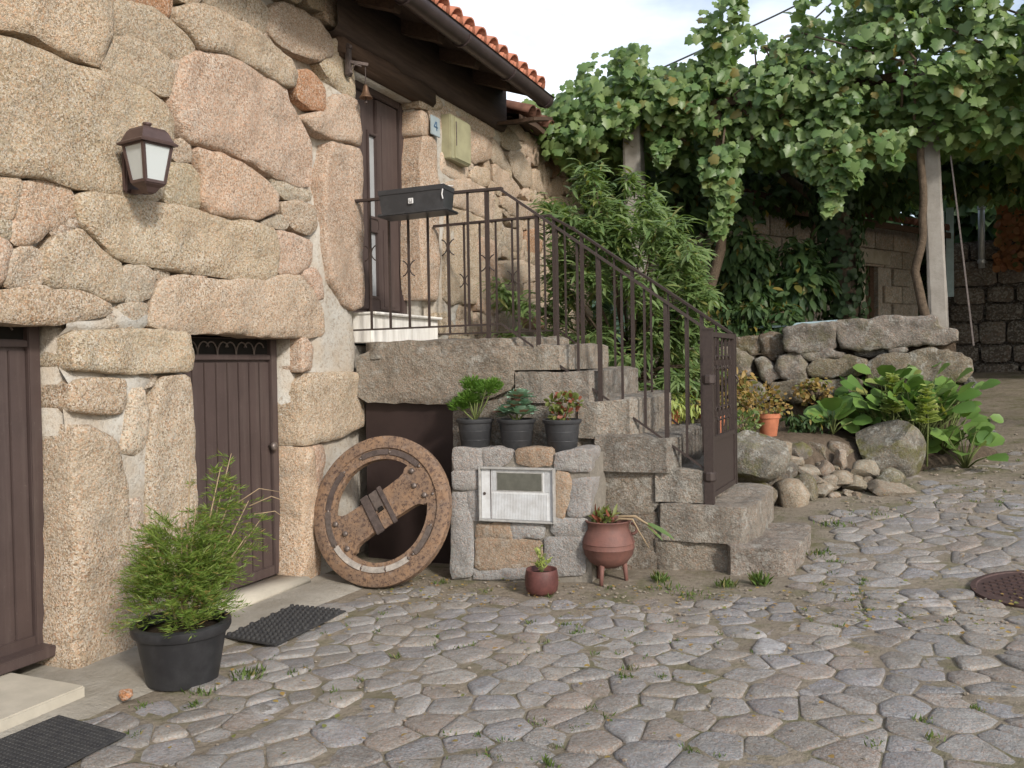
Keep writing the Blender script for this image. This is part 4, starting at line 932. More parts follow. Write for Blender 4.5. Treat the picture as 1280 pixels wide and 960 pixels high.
for x, z, wx, wz in ((1.0845, .56, .012, .33), (1.551, .56, .012, .33), (1.318, .72, .455, .012), (1.318, .401, .455, .012)): o.bev(PP(x, z, .022), (wx, .05, wz), .003, rz)
o.build('cover_frame', M['meter_frame'], mc)
o = MB(); o.bev(PP(1.318, .56, .012), (.455, .03, .305), .003, rz); pl_ = o.build('cover_panel', M['meter'], mc)
o = MB()
for i in range(36):
    x = 1.165+i*.0098
    o.box(PP(x, .49, .0285), (.0045, .004, .155), rz)
for i in range(6):
    for s_ in (1.165+i*.0045, 1.50+i*.006): o.box(PP(s_, .64, .0285), (.0025, .004, .12), rz)
o.build('cover_rib', M['meter'], pl_, kind='stuff')
o = MB(); o.box(PP(1.153, .56, .028), (.004, .004, .30), rz); o.build('hinge_line', M['rust_dark'], mc)
o = MB(); o.bev(PP(1.337, .64, .026), (.288, .014, .112), .004, rz); o.build('viewing_window', M['meter_window'], mc)
o = MB(); o.bev(PP(1.337, .64, .024), (.302, .012, .126), .004, rz); o.build('window_rim', M['meter_frame'], mc)
o = MB()
for i, t_ in enumerate(np.linspace(0, 2*math.pi, 9)): pass
o.lathe([(.009, 0), (.009, .006), (.0, .006)], (0, 0, 0), 12); o2 = MB(); rx = Matrix.Rotation(R(90), 3, 'X'); o2.add([PP(1.113, .563, .026)+rx @ v for v in o.v], o.f); o2.build('lock', M['rust_dark'], mc)
# ------------------------------------------------------------------ terrace wall, boulders bed
terr = thing('terrace_wall', 'dry stone retaining wall with long lichened capstones under the vine', 'stone wall', (3, 8.75, 0))
TW = (Vector((0, 8.9, 0)), Vector((1, -.08, 0)), Vector((0, 0, 1)), Vector((-.08, -1, 0)).normalized())
tt = {'g': (1, 1, 1), 'd': (.62, .55, .47), 'm': (.86, .83, .7), 's': (.45, .52, .6)}
for i, (t, pl) in enumerate(TERRACE):
    c = Vector((sum(p[0] for p in pl)/len(pl), 8.7, sum(p[1] for p in pl)/len(pl))); big = max(p[1] for p in pl) > 1.6 and i < 2
    d0 = -.03 if t != 'd' else -.14
    if t == 's': d0 = -.06
    fr = (TW[0]+TW[3]*d0, TW[1], TW[2], TW[3]); wide = max(p[0] for p in pl)-min(p[0] for p in pl); bl = .02 if t == 's' else (.10 if wide > .35 else .085)
    me = stone_mesh(pl, fr, .42, bl, .02 if t == 's' else .035, .035, rough=.018, spacing=.045, seed=500+i, mat=M['terrace'], name='wall_stone', org=c, backrings=2, grow=.014, cut=.05 if i < 2 else .10); k = rnd.uniform(.9, 1.1)
    link_mesh('wall_stone', me, terr, tuple(a*k for a in tt[t]), c-Vector((3, 8.75, 0)))
o = MB(); V = []
for x in (1.2, 3.95):
    for y in (8.9-.08*x+.14, 9.2): V += [(x, y, .2), (x, y, 1.48)]
o.add(V, [(0, 4, 5, 1), (4, 6, 7, 5), (6, 2, 3, 7), (2, 0, 1, 3), (1, 5, 7, 3)]); o.build('wall_core', M['earth'], terr)
kk = 540
for x0 in np.arange(1.0, 2.0, .27):      # the stretch of wall behind the peach tree
    for z0 in np.arange(.55, 1.5, .24):
        q = [(x0+.13+.14*math.cos(a)*rnd.uniform(.85, 1.05), z0+.12+.125*math.sin(a)*rnd.uniform(.85, 1.05)) for a in [x*math.pi/4 for x in range(8)]]
        c = Vector((x0, 8.8, z0)); me = stone_mesh(q, TW, .3, .09, .1, .03, seed=kk, mat=M['terrace'], name='wall_stone', org=c); link_mesh('wall_stone', me, terr, (.8, .78, .72), c-Vector((3, 8.75, 0))); kk += 1
# terrace top and the planting bed in front
def patch(name, x0, x1, y0, y1, st, fz, mat, kind='structure', keep=None):
    xs = np.arange(x0, x1+1e-6, st); yy = np.arange(y0, y1+1e-6, st); V = []; F = []
    for y in yy:
        for x in xs: V.append((x, y, fz(x, y)+.03*noise.noise(Vector((x*3, y*3, 8)))+.015*noise.noise(Vector((x*9, y*9, 8)))))
    n = len(xs)
    for j in range(len(yy)-1):
        for i in range(n-1):
            if keep and not keep(xs[i], yy[j]): continue
            k = j*n+i; F.append((k, k+1, k+n+1, k+n))
    o = link_mesh(name, mesh_np(name, V, F, mat)); return tag(o, kind=kind)
patch('terrace_ground', -1.5, 3.95, 8.75, 17.5, .25, lambda x, y: 1.48 if x < 3.9 and y > 8.8 else 1.40, M['earth'])
BX = [0, 2.25, 2.5, 2.75, 3.1, 3.5, 4.0, 4.3]; BY = [6.2, 6.35, 6.95, 7.15, 7.45, 7.85, 8.3, 8.7]
def bedz(x, y):
    t = y-float(np.interp(x, BX, BY)); top = .72-.16*sstep(2.6, 3.7, x)-.10*sstep(8.2, 8.7, y)*sstep(2.6, 2.2, x); return gz(x, y)-.05+max(0, top-gz(x, y)+.05)*sstep(-.05, .5, t+.06*noise.noise(Vector((x*4, y*4, 0))))
patch('planting_bed', .05, 4.3, 6.24, 8.85, .09, lambda x, y: bedz(x, y)+(.12*sstep(2.0, .9, x)), M['earth'])
# ------------------------------------------------------------------ railings and gate
def arc(c, r, a0, a1, ax, n=9):      # an arc in the plane of ax (unit, along the rail) and Z
    return [Vector(c)+ax*(r*math.cos(a))+Vector((0, 0, r*math.sin(a))) for a in np.linspace(a0, a1, n)]
def rail_set(name, label, path, low, bars, posts, scr, loc):
    t = thing(name, label, 'railing', loc, 'iron stair railings')
    h = MB()
    for a, b in zip(path[:-1], path[1:]): h.bar(a, b, .040, .016)
    for p in path[1:-1]: h.box(p, (.04, .04, .017))
    h.build('handrail', M['iron'], t)
    l_ = MB()
    for a, b in zip(low[:-1], low[1:]): l_.bar(a, b, .012, .012)
    l_.build('bottom_rail', M['iron'], t)
    for p, q in bars:
        b = MB(); b.bar(p, q, .0135); b.build('bar', M['iron'], t)
    for p, q in posts:
        b = MB(); b.bar(p, q, .024); b.build('post', M['iron'], t)
    for c, ax in scr:
        s_ = MB(); c = Vector(c)
        for sg in (-1, 1): s_.tube(arc(c+ax*sg*.062, .055, (0 if sg < 0 else math.pi)-1.25, (0 if sg < 0 else math.pi)+1.25, ax), .0045, 5)
        s_.build('scroll', M['iron'], t, True)
    return t
def lerp(path, x):
    for a, b in zip(path[:-1], path[1:]):
        if a[0] <= x <= b[0]: return Vector(a).lerp(Vector(b), (x-a[0])/(b[0]-a[0]+1e-9))
    return Vector(path[-1])
nr = [(-.02, 5.11, 2.485), (1.09, 5.165, 2.48), (2.395, 5.235, 1.535)]
nl = [(-.02, 5.11, 1.60), (1.09, 5.165, 1.61), (2.395, 5.235, .69)]
ax = Vector((1, .05, 0)).normalized()
bars = []; posts = []; scr = []
for i, x in enumerate((.14, .285, .43, .575, .72, .865, 1.0)):
    bars.append((lerp(nl, x), lerp(nr, x)))
    if i in (0, 2, 4, 6): scr.append((lerp(nl, x)+Vector((0, 0, .40+(.12 if i % 4 == 0 else 0))), ax))
for i, x in enumerate((1.21, 1.47, 1.60, 1.88, 2.02, 2.27)): bars.append((lerp(nl, x), lerp(nr, x)))
for x, z in ((1.0, 1.50), (1.34, 1.46), (1.74, 1.10), (2.15, .88)):
    p = lerp(nr, x); posts.append((Vector((p.x, p.y, z)), p))
rail_set('stair_railing', 'nearer brown iron railing carrying the flower trough beside the landing', nr, nl, bars, posts, scr, (0, 5.11, 1.5))
fr_ = [(.03, 6.25, 2.47), (1.03, 6.22, 2.47), (1.22, 6.20, 2.36), (2.42, 6.0, 1.53)]
fl_ = [(.05, 6.25, 1.60), (1.10, 6.22, 1.60), (2.42, 6.0, .62)]
ax2 = Vector((1, -.03, 0)).normalized(); bars = []; posts = []; scr = []
for i, x in enumerate((.16, .30, .44, .58, .72, .86, .99, 1.16, 1.42, 1.56, 1.84, 1.97, 2.11, 2.31)):
    bars.append((lerp(fl_, x), lerp(fr_, x)))
    if i in (1, 4): scr.append((lerp(fl_, x)+Vector((0, 0, .42)), ax2))
for x, z in ((1.07, 1.48), (1.30, 1.45), (1.70, 1.15), (2.21, .72)):
    p = lerp(fr_, x); posts.append((Vector((p.x, p.y, z)), p))
rail_set('stair_railing', 'farther brown iron railing against the peach tree side of the stairs', fr_, fl_, bars, posts, scr, (0, 6.25, 1.5))
gate = thing('iron_gate', 'narrow brown iron gate with a solid lower panel at the stair foot', 'gate', (2.40, 5.24, .5))
gp0 = Vector((2.40, 5.24, 0)); gp1 = Vector((2.43, 6.0, 0)); ga = (gp1-gp0).normalized()
o = MB(); o.bar(gp0+Vector((0, 0, .495)), gp0+Vector((0, 0, 1.535)), .055); o.bev(gp0+Vector((0, 0, 1.54)), (.064, .064, .014), .003); o.build('gate_post', M['iron'], gate)
o = MB(); o.bar(gp1+Vector((0, 0, .49)), gp1+Vector((0, 0, 1.53)), .03); o.build('gate_post', M['iron'], gate)
def GP(s_, z): return gp0+ga*s_+Vector((0, 0, z))
o = MB(); o.bar(GP(.05, .54), GP(.05, 1.51), .028); o.bar(GP(.71, .54), GP(.71, 1.51), .028); o.bar(GP(.04, 1.51), GP(.72, 1.51), .028, .03); o.bar(GP(.04, .875), GP(.72, .875), .026, .03); o.bar(GP(.04, .54), GP(.72, .54), .026, .03); o.build('gate_frame', M['iron'], gate)
o = MB(); c = GP(.38, .71); o.add([GP(.06, .55)+Vector((dx, 0, 0)) for dx in (-.004, .004)]+[GP(.70, .55)+Vector((dx, 0, 0)) for dx in (-.004, .004)]+[GP(.06, .87)+Vector((dx, 0, 0)) for dx in (-.004, .004)]+[GP(.70, .87)+Vector((dx, 0, 0)) for dx in (-.004, .004)], [(0, 2, 6, 4), (3, 1, 5, 7), (1, 0, 4, 5), (2, 3, 7, 6), (4, 6, 7, 5), (0, 1, 3, 2)]); o.build('gate_panel', M['iron'], gate)
for i in range(5):
    s_ = .05+(i+1)*.11
    b = MB(); b.bar(GP(s_, .88), GP(s_, 1.50), .013)
    for z in (1.02, 1.34):
        for sg in (-1, 1): b.tube(arc(GP(s_+sg*.050, z), .045, (0 if sg < 0 else math.pi)-1.2, (0 if sg < 0 else math.pi)+1.2, ga, 7), .006, 5)
        b.bev(GP(s_, z), (.03, .03, .045), .006)
    b.build('gate_bar', M['iron'], gate)
for z in (.66, 1.24):
    b = MB(); b.lathe([(.034, -.03), (.042, -.02), (.042, .02), (.034, .03)], gp0+Vector((0, 0, z)), 10); b.bar(GP(.02, z), GP(.07, z), .02, .03); b.build('hinge', M['iron'], gate)
b = MB(); b.tube([GP(.72, 1.22)+Vector((.035*math.cos(a), 0, .035*math.sin(a))) for a in np.linspace(0, 2*math.pi, 12)], .006, 5); b.build('latch_ring', M['iron'], gate)

# flower trough hung on the rail
tr = thing('flower_trough', 'dark grey plastic flower trough hooked over the landing rail', 'planter', (.55, 5.03, 2.33))
def trough(c, L_, W0, H, th, mat, name, parent, rot):
    V = []; F = []
    for z, k in ((0, .86), (H*.80, 1.0), (H*.80, 1.05), (H, 1.06)):
        for x, y in ((-1, -1), (1, -1), (1, 1), (-1, 1)): V.append((x*L_/2*(1-(1-k)*.35), y*W0/2*k, z))
    for z, k in ((H, .97), (H*.72, .93)):
        for x, y in ((-1, -1), (1, -1), (1, 1), (-1, 1)): V.append((x*(L_/2-th)*(1-(1-k)*.2), y*(W0/2-th)*k, z))
    for r in range(5):
        for i in range(4): j = (i+1) % 4; F.append((r*4+i, r*4+j, r*4+4+j, r*4+4+i))
    F += [(3, 2, 1, 0), (20, 21, 22, 23)]
    b = MB(); b.add([Vector(c)+rot @ Vector(v) for v in V], F); return b.build(name, mat, parent)
rt = Matrix.Rotation(R(4), 3, 'Z') @ Matrix.Rotation(R(-1.5), 3, 'Y')
body = trough((.555, 5.035, 2.345), .46, .17, .155, .008, M['grey_plastic'], 'trough', tr, rt)
o = MB(); o.bev((.560, 5.035, 2.338), (.50, .20, .018), .006, rt); o.build('drip_tray', M['grey_plastic'], tr)
o = MB(); o.bev(Vector((.555, 5.035, 2.345))+rt @ Vector((0, -.0905, .068)), (.036, .006, .036), .002, rt); lb = o.build('label', M['label_white'], tr)
o = MB(); o.box(Vector((.555, 5.035, 2.345))+rt @ Vector((0, -.0945, .060)), (.02, .002, .008), rt); o.box(Vector((.555, 5.035, 2.345))+rt @ Vector((-.008, -.0945, .072)), (.004, .002, .012), rt); o.box(Vector((.555, 5.035, 2.345))+rt @ Vector((.008, -.0945, .072)), (.004, .002, .012), rt); o.build('label_print', M['label_ink'], lb)
o = MB(); o.tube([(.775, 4.97, 2.51), (.782, 4.965, 2.47), (.778, 4.96, 2.44), (.785, 4.96, 2.41)], .004, 5); o.tube([(.777, 5.0, 2.50), (.777, 5.12, 2.52)], .004, 5); o.build('white_string', M['label_white'], tr)

# ------------------------------------------------------------------ iron wheel
wh = thing('iron_flywheel', 'large rusty iron wheel leaning against the niche door', 'wheel', (.53, 4.50, 0))
WR = .463; TW_ = .055
def wheel_disc(outer, holes, z0, z1, name, mat, parent, xf, sm=35):
    pts = []; loops = []
    for lp in [outer]+holes: k = len(pts); pts += [Vector(p) for p in lp]; loops.append(list(range(k, k+len(lp))))
    g = []
    for a in np.arange(-WR, WR, .035):
        for b_ in np.arange(-WR, WR, .035):
            if inpoly((a, b_), outer) and not any(inpoly((a, b_), h) for h in holes): g.append(Vector((a+rnd.uniform(-.005, .005), b_+rnd.uniform(-.005, .005))))
    edges = [(lp[i], lp[(i+1) % len(lp)]) for lp in loops for i in range(len(lp))]
    v2, e2, f2, ov, _, _ = delaunay_2d_cdt(pts+g, edges, [], 0, 1e-6)
    f2 = [f for f in f2 if inpoly(sum((v2[i] for i in f), Vector((0, 0)))/3, outer) and not any(inpoly(sum((v2[i] for i in f), Vector((0, 0)))/3, h) for h in holes)]
    V = []; F = []; n = len(v2)
    for z in (z1, z0):
        for p in v2: V.append((p.x, p.y, z+(.003*noise.noise(Vector((p.x*12, p.y*12, 3))) if z == z1 else 0)))
    F += [tuple(f) for f in f2]+[tuple(i+n for i in reversed(f)) for f in f2]
    cnt = {}
    for f in f2:
        for i in range(3): a, b_ = f[i], f[(i+1) % 3]; cnt[(a, b_)] = 1
    for (a, b_) in cnt:
        if (b_, a) not in cnt: F.append((b_, a, a+n, b_+n))
    b = MB(); b.add([xf @ Vector(v) for v in V], F); return b.build(name, mat, parent, angle=sm)
BA = R(36)
def circ(r, n=64, a0=0, a1=2*math.pi): return [(r*math.cos(a), r*math.sin(a)) for a in np.linspace(a0, a1, n, endpoint=False)]
def dhole(sg):
    r = .322; hw = .108; a = math.asin(hw/r); P = []
    for t in np.linspace(a+.10, math.pi-a-.10, 22): P.append((r*math.cos(t), r*math.sin(t)))
    xl = r*math.cos(a)-.05
    P += [(-xl-.012, hw+.028), (-xl+.012, hw+.004), (-xl+.05, hw-.004), (-.09, hw-.008), (.0, hw-.010), (.09, hw-.008), (xl-.05, hw-.004), (xl-.012, hw+.004), (xl+.012, hw+.028)]
    if sg < 0: P = [(-x, -y) for x, y in P]
    c, s_ = math.cos(BA), math.sin(BA); return [(x*c-y*s_, x*s_+y*c) for x, y in P]
# local frame: x along the stair front, y up the tilted wheel, z towards the street
wx = Vector((1, .05, 0)).normalized(); tilt = R(17); wy = Vector((-.05*math.sin(tilt), math.sin(tilt), math.cos(tilt))).normalized(); wz = wx.cross(wy).normalized()
wc = Vector((.492, 4.50, .012))+wy*WR
wm = Matrix((wx, wy, wz)).transposed().to_4x4(); wm.translation = wc
wheel_disc(circ(WR, 72), [dhole(1), dhole(-1)], -TW_/2, TW_/2-.012, 'wheel_disc', M['rust'], wh, wm)
o = MB()      # outer flange
pr = [(WR-.005, -TW_/2-.004), (WR+.006, -TW_/2), (WR+.006, TW_/2-.006), (WR-.002, TW_/2), (.392, TW_/2), (.388, TW_/2-.014)]
o.lathe(pr, (0, 0, 0), 72); o2 = MB(); o2.add([wm @ v for v in o.v], [f for f in o.f if len(f) == 4]); o2.build('wheel_flange', M['rust'], wh, angle=40)
def strip(a0, a1, r0, r1, z0, z1, mat, name):
    V = []; F = []; n = 12
    for i in range(n+1):
        a = a0+(a1-a0)*i/n
        for r, z in ((r0, z0), (r0, z1), (r1, z1), (r1, z0)): V.append(wm @ Vector((r*math.cos(a), r*math.sin(a), z)))
    for i in range(n):
        for k in range(4): F.append((i*4+k, i*4+(k+1) % 4, i*4+4+(k+1) % 4, i*4+4+k))
    F += [(0, 3, 2, 1), (n*4, n*4+1, n*4+2, n*4+3)]; b = MB(); b.add(V, F); return b.build(name, mat, wh)
for a0, a1, mm in ((222, 257, 'liner'), (259, 283, 'liner'), (285, 309, 'liner'), (318, 347, 'bolt'), (143, 183, 'rust_dark'), (185, 220, 'bolt'), (52, 86, 'rust_dark'), (88, 118, 'rust_dark')):
    strip(R(a0), R(a1), .348, .383, TW_/2-.016, TW_/2-.004, M[mm], 'rim_strip')
bolt = MB(); bolt.lathe([(.013, -.004), (.013, .009), (.009, .013), (0, .014)], (0, 0, 0), 8)
def put_bolt(r, a, k=1.):
    b = MB(); c = Vector((r*math.cos(a), r*math.sin(a), TW_/2-.012)); b.add([wm @ (c+v*k) for v in bolt.v], bolt.f); b.build('bolt', M['bolt'], wh, True)
for a in (50, 87, 120, 142, 184, 221, 258, 284, 310, 316, 348, 18): put_bolt(.366, R(a), .75)
for s_ in (-1, 1):
    for u, v in ((.30, .09), (.27, 0), (.30, -.09)): put_bolt(math.hypot(u, v), BA+math.atan2(v, u)+(math.pi if s_ < 0 else 0), 1.35)
rb = Matrix.Rotation(BA, 3, 'Z')
for u0, u1, th in ((-.085, -.028, .014), (.045, .075, .016)):
    b = MB(); q = MB(); q.bev(((u0+u1)/2, 0, TW_/2-.012+th/2), (u1-u0, .262, th), .004); b.add([wm @ (rb @ v) for v in q.v], q.f); b.build('hub_plate', M['rust_dark'], wh)
b = MB(); q = MB(); q.bev((.008, .065, TW_/2-.006), (.06, .12, .012), .003); b.add([wm @ (rb @ v) for v in q.v], q.f); b.build('hub_plate', M['bolt'], wh)
b = MB(); q = MB(); q.bev((.008, -.07, TW_/2-.008), (.07, .11, .010), .003); b.add([wm @ (rb @ v) for v in q.v], q.f); b.build('hub_plate', M['rust'], wh)
b = MB(); q = MB(); q.box((.012, .0, TW_/2-.004), (.034, .026, .010)); b.add([wm @ (rb @ v) for v in q.v], q.f); b.build('hub_slot', M['dark_hole'], wh)

# ------------------------------------------------------------------ pots and plants
def pot(parent, c, r0, r1, h, mat, rim=.016, n=28, name='pot'):
    b = MB(); b.lathe([(r0*.9, 0), (r0, .006), (r1*.97, h-rim*1.6), (r1*1.04, h-rim*1.5), (r1*1.08, h-rim*.9), (r1*1.08, h-rim*.2), (r1*1.03, h), (r1*.95, h), (r1*.93, h-rim*1.5), (0, h-rim*1.6)], c, n)
    o = b.build(name, mat, parent, angle=50); s_ = MB(); s_.lathe([(r1*.94, h-rim*1.45), (r1*.5, h-rim*.9), (0, h-rim*.7)], c, 16); s_.build('soil', M['soil'], parent, True); return o
def ribs(parent, c, r0, r1, h):
    for z in (.33, .62):
        b = MB(); r = r0+(r1-r0)*z; b.lathe([(r*.99, h*z-.003), (r*1.012, h*z), (r*.99, h*z+.003)], c, 28); b.build('pot_ring', M['grey_plastic'], parent, True)
def stems(parent, base, tips, r, mat, name='stem'):
    b = MB()
    for t in tips:
        m = Vector(base).lerp(t, .5)+Vector((rnd.uniform(-.01, .01), rnd.uniform(-.01, .01), 0)); b.tube([base, m, t], [r, r*.8, r*.5], 5)
    return b.build(name, mat, parent, True)
def leaves(parent, name, T, P, D, Nn, S, mat, kind='stuff', smooth=False):
    o0 = np.array(wloc(parent)); me = cloud_mesh(name, T, np.asarray(P)-o0, D, Nn, S, mat, smooth); o = link_mesh(name, me, parent); o['kind'] = kind; return o
pz = .815
for i, (x, lab) in enumerate(((.985, 'black pot of tall feathery bright green plant, nearest the niche door'), (1.262, 'black pot with a blue green crinkled succulent, middle of the pillar top'), (1.556, 'black pot of sparse reddish green plant, on the stair end of the pillar'))):
    y = 4.965+.06*(x-1); c = (x, y, pz)
    t = thing('potted_plant', lab, 'potted plant', c, 'black pots on the meter pillar'); pot(t, c, .088, .112, .195, M['grey_plastic']); ribs(t, c, .088, .112, .195); top = Vector((x, y, pz+.175))
    if i == 0:
        hd = [(top+Vector((dx, dy, dz)), r) for dx, dy, dz, r in ((-.06, .02, .13, .075), (-.10, -.02, .10, .06), (.02, .02, .20, .085), (.08, .0, .21, .075), (-.02, .0, .24, .06), (.12, .03, .23, .05), (-.03, -.03, .15, .06))]
        stems(t, top, [h[0] for h in hd], .006, M['stem'])
        P = []; D = []
        for c_, r in hd:
            u = unit(430); P.append(np.array(c_)+u*r*(nrs.rand(430, 1)**.5)*np.array([1, 1, .62])); D.append(u*np.array([1, 1, .5])+np.array([0, 0, .5]))
        P = np.concatenate(P); D = np.concatenate(D); leaves(t, 'feathery_leaves', T_quad(.13), P, D, unit(len(P)), nrs.uniform(.018, .036, len(P)), M['feather'])
    elif i == 1:
        for cx, cy, cz, rr_, n_ in ((-.055, -.02, .055, .055, 26), (.045, -.03, .045, .06, 28), (.0, .02, .085, .065, 30), (.02, .01, .145, .062, 30), (.085, .02, .06, .04, 18), (-.095, .0, .03, .035, 16), (.06, .0, .115, .035, 16)):
            for q in range(n_):
                a = q*2.4; e = q/n_; dd = Vector((math.cos(a)*(.35+e), math.sin(a)*(.35+e), 1.25-1.1*e)).normalized(); p = top+Vector((cx, cy, cz))+dd*rr_*.25
                me = cloud_mesh('leaf', T_oval(.42), [tuple(p-top)], [dd], [Vector((-dd.x*dd.z, -dd.y*dd.z, 1))], [rr_*(.8+.75*e)], M['succulent'], True)
                link_mesh('leaf', me, t, None, top-Vector(c))
        stems(t, top, [top+Vector((-.05, 0, .05)), top+Vector((.02, 0, .13)), top+Vector((.06, 0, .06))], .008, M['stem'])
    else:
        tips = [top+Vector((dx, dy, dz)) for dx, dy, dz in ((-.06, 0, .12), (.0, .02, .15), (.05, 0, .14), (.09, .02, .12), (-.02, -.03, .06), (.03, -.02, .05), (-.04, .0, .05))]
        stems(t, top, tips, .005, M['reddish']); P = []; D = []
        for tp in tips: u = unit(26); P.append(np.array(tp)+u*.02); D.append(u+np.array([0, 0, .4]))
        P = np.concatenate(P); D = np.concatenate(D); leaves(t, 'small_leaves', T_oval(.35), P, D, unit(len(P))+np.array([0, 0, 1.]), nrs.uniform(.02, .045, len(P)), M['reddish'])
# big pot with shrub
c = (.555, 2.885, 0.0)
bp = thing('potted_shrub', 'large black pot with a bushy feathery green shrub by the doors', 'potted plant', c); pot(bp, c, .148, .192, .262, M['black_plastic'], .03, 40)
top = Vector(c)+Vector((0, 0, .25)); P = []; D = []; S = []
br = MB(); rr = random.Random(5)
def spray(p0, dr, ln, dens=1.):
    """one feathery branchlet"""
    side = dr.cross(Vector((0, 0, 1))).normalized(); n = int(30*dens*ln/.2)+10
    for k_ in range(n):
        f = k_/n; q = p0+dr*ln*f+Vector((0, 0, -.05*f*f)); sg = 1 if k_ % 2 else -1
        up = side.cross(dr)
        d_ = dr*.9+side*sg*rr.uniform(.5, 1.1)+up*rr.uniform(-.5, .5)+Vector((0, 0, rr.uniform(-.2, .2)))
        P.append(tuple(q)); D.append(tuple(d_)); S.append(rr.uniform(.022, .055)*(1.15-.5*f))
for i in range(520):
    a = rr.uniform(0, 2*math.pi); e = rr.uniform(0, 1)**.8; rad = .22*rr.uniform(.2, 1)*(1.05-.45*e); z = .0+.44*e*rr.uniform(.55, 1)
    p0 = top+Vector((math.cos(a)*rad*.8, math.sin(a)*rad*.8, z)); dr = Vector((math.cos(a)*rr.uniform(.4, 1), math.sin(a)*rr.uniform(.4, 1), rr.uniform(.0, .9))).normalized(); spray(p0, dr, rr.uniform(.08, .19))
for dx, dy, dz, n_ in ((.11, .14, .66, 30), (.12, .20, .72, 20), (.16, .26, .50, 26), (.12, .22, .58, 26), (.2, .3, .42, 20), (-.03, .05, .55, 4), (.02, .06, .74, 3), (.14, .30, .30, 14), (-.10, -.05, .40, 7), (.05, .05, .5, 14), (.2, .2, .36, 10)):
    tip = top+Vector((dx, dy, dz)); b0 = top+Vector((dx*.2, dy*.2, 0)); br.tube([b0, b0.lerp(tip, .5)+Vector((.01, -.01, .03)), tip], [.006, .004, .002], 5)
    for q in range(n_):
        f = .45+.55*q/n_; p0 = b0.lerp(tip, f); a = rr.uniform(0, 6.28); spray(p0, Vector((math.cos(a), math.sin(a), rr.uniform(.1, .8))).normalized(), rr.uniform(.06, .12), .9)
br.build('branch', M['dry_stem'], bp, True)
o = MB()
for q in ((.19, .26, .44, .26, .46, .36), (.18, .24, .48, .30, .40, .47), (.15, .2, .5, .26, .36, .53)): o.tube([top+Vector(q[:3]), top+Vector(((q[0]+q[3])/2, (q[1]+q[4])/2, (q[2]+q[5])/2+.04)), top+Vector(q[3:])], [.003, .0025, .0015], 4)
o.build('dry_twig', M['dry_stem'], bp, True)
leaves(bp, 'feathery_foliage', T_quad(.055), P, D, unit(len(P)), S, M['cedar'])
# cauldron planter
c = Vector((1.86, 4.93, gz(1.86, 4.93)-.01)); ca = thing('cauldron_planter', 'round red three legged iron cauldron with a trailing plant', 'cauldron', c)
b = MB(); b.lathe([(0, .085), (.06, .092), (.11, .12), (.142, .165), (.152, .205), (.155, .208), (.153, .215), (.152, .235), (.156, .238), (.153, .246), (.146, .268), (.132, .300), (.122, .315), (.122, .345), (.134, .36), (.138, .366), (.130, .37), (.116, .362), (.112, .33), (0, .325)], c, 36); b.build('cauldron_body', M['red_pot'], ca, angle=50)
for a in (262, 22, 142): b = MB(); b.tube([c+Vector((.09*math.cos(R(a)), .09*math.sin(R(a)), .13)), c+Vector((.10*math.cos(R(a)), .10*math.sin(R(a)), .05)), c+Vector((.105*math.cos(R(a)), .105*math.sin(R(a)), -.01))], [.018, .013, .011], 8); b.build('leg', M['red_pot'], ca, True)
for a in (190, 8): b = MB(); q = c+Vector((.135*math.cos(R(a)), .135*math.sin(R(a)), .32)); od = Vector((math.cos(R(a)), math.sin(R(a)), 0)); b.tube([q+od*(.035*math.sin(t))+Vector((0, 0, .032*math.cos(t))) for t in np.linspace(0, math.pi, 8)], .009, 6); b.build('handle', M['red_pot'], ca, True)
b = MB(); b.lathe([(.114, .33), (.05, .345), (0, .35)], c, 16); b.build('soil', M['soil'], ca, True)
tp = c+Vector((0, 0, .34)); P = np.array(tp)+unit(70)*np.array([.06, .06, .03])+np.array([-.02, 0, .03]); leaves(ca, 'small_leaves', T_lance(.12), np.array(P), unit(70)+np.array([0, 0, .8]), unit(70), nrs.uniform(.04, .09, 70), M['reddish'])
b = MB(); b.tube([tp+Vector((.03, 0, .0)), tp+Vector((.08, -.02, .055)), tp+Vector((.17, -.02, .06)), tp+Vector((.24, -.02, .02)), tp+Vector((.30, -.03, -.03))], [.008, .009, .008, .006, .004], 6)
b.tube([tp+Vector((.02, -.02, .0)), tp+Vector((.08, -.04, .045)), tp+Vector((.16, -.04, .045)), tp+Vector((.20, -.05, -.02)), tp+Vector((.26, -.06, -.11))], [.006, .007, .006, .004, .003], 6); b.build('trailing_stem', M['dry_stem'], ca, True)
leaves(ca, 'drooping_leaf', T_lance(.10, .2), [tuple(tp+Vector((.22, -.02, .03))), tuple(tp+Vector((.24, -.03, .01)))], [(1, -.05, -.32), (1, -.1, -.6)], [(0, -.4, 1), (0, -.4, 1)], [.20, .12], M['peach'])
# small red pot
c = Vector((1.555, 4.62, gz(1.555, 4.62)-.008)); cp = thing('small_red_pot', 'small squat dark red pot with a sprig, in front of the pillar', 'pot', c)
b = MB(); b.lathe([(.072, 0), (.09, .02), (.097, .06), (.096, .10), (.090, .135), (.088, .142), (.082, .138), (.08, .115), (0, .11)], c, 26); b.build('pot', M['red_clay'], cp, True)
b = MB(); b.lathe([(.08, .112), (.04, .12), (0, .122)], c, 14); b.build('soil', M['soil'], cp, True)
tips = [c+Vector((dx, dy, dz)) for dx, dy, dz in ((-.02, 0, .24), (.02, .01, .22), (.0, -.01, .27), (.03, .02, .18), (-.04, .01, .17))]; stems(cp, c+Vector((0, 0, .11)), tips, .003, M['stem'])
P = []; D = []
for tpp in tips:
    for f in np.linspace(.3, 1, 14): P.append(tuple((c+Vector((0, 0, .11))).lerp(tpp, f))); D.append((rnd.uniform(-1, 1), rnd.uniform(-1, 1), .6))
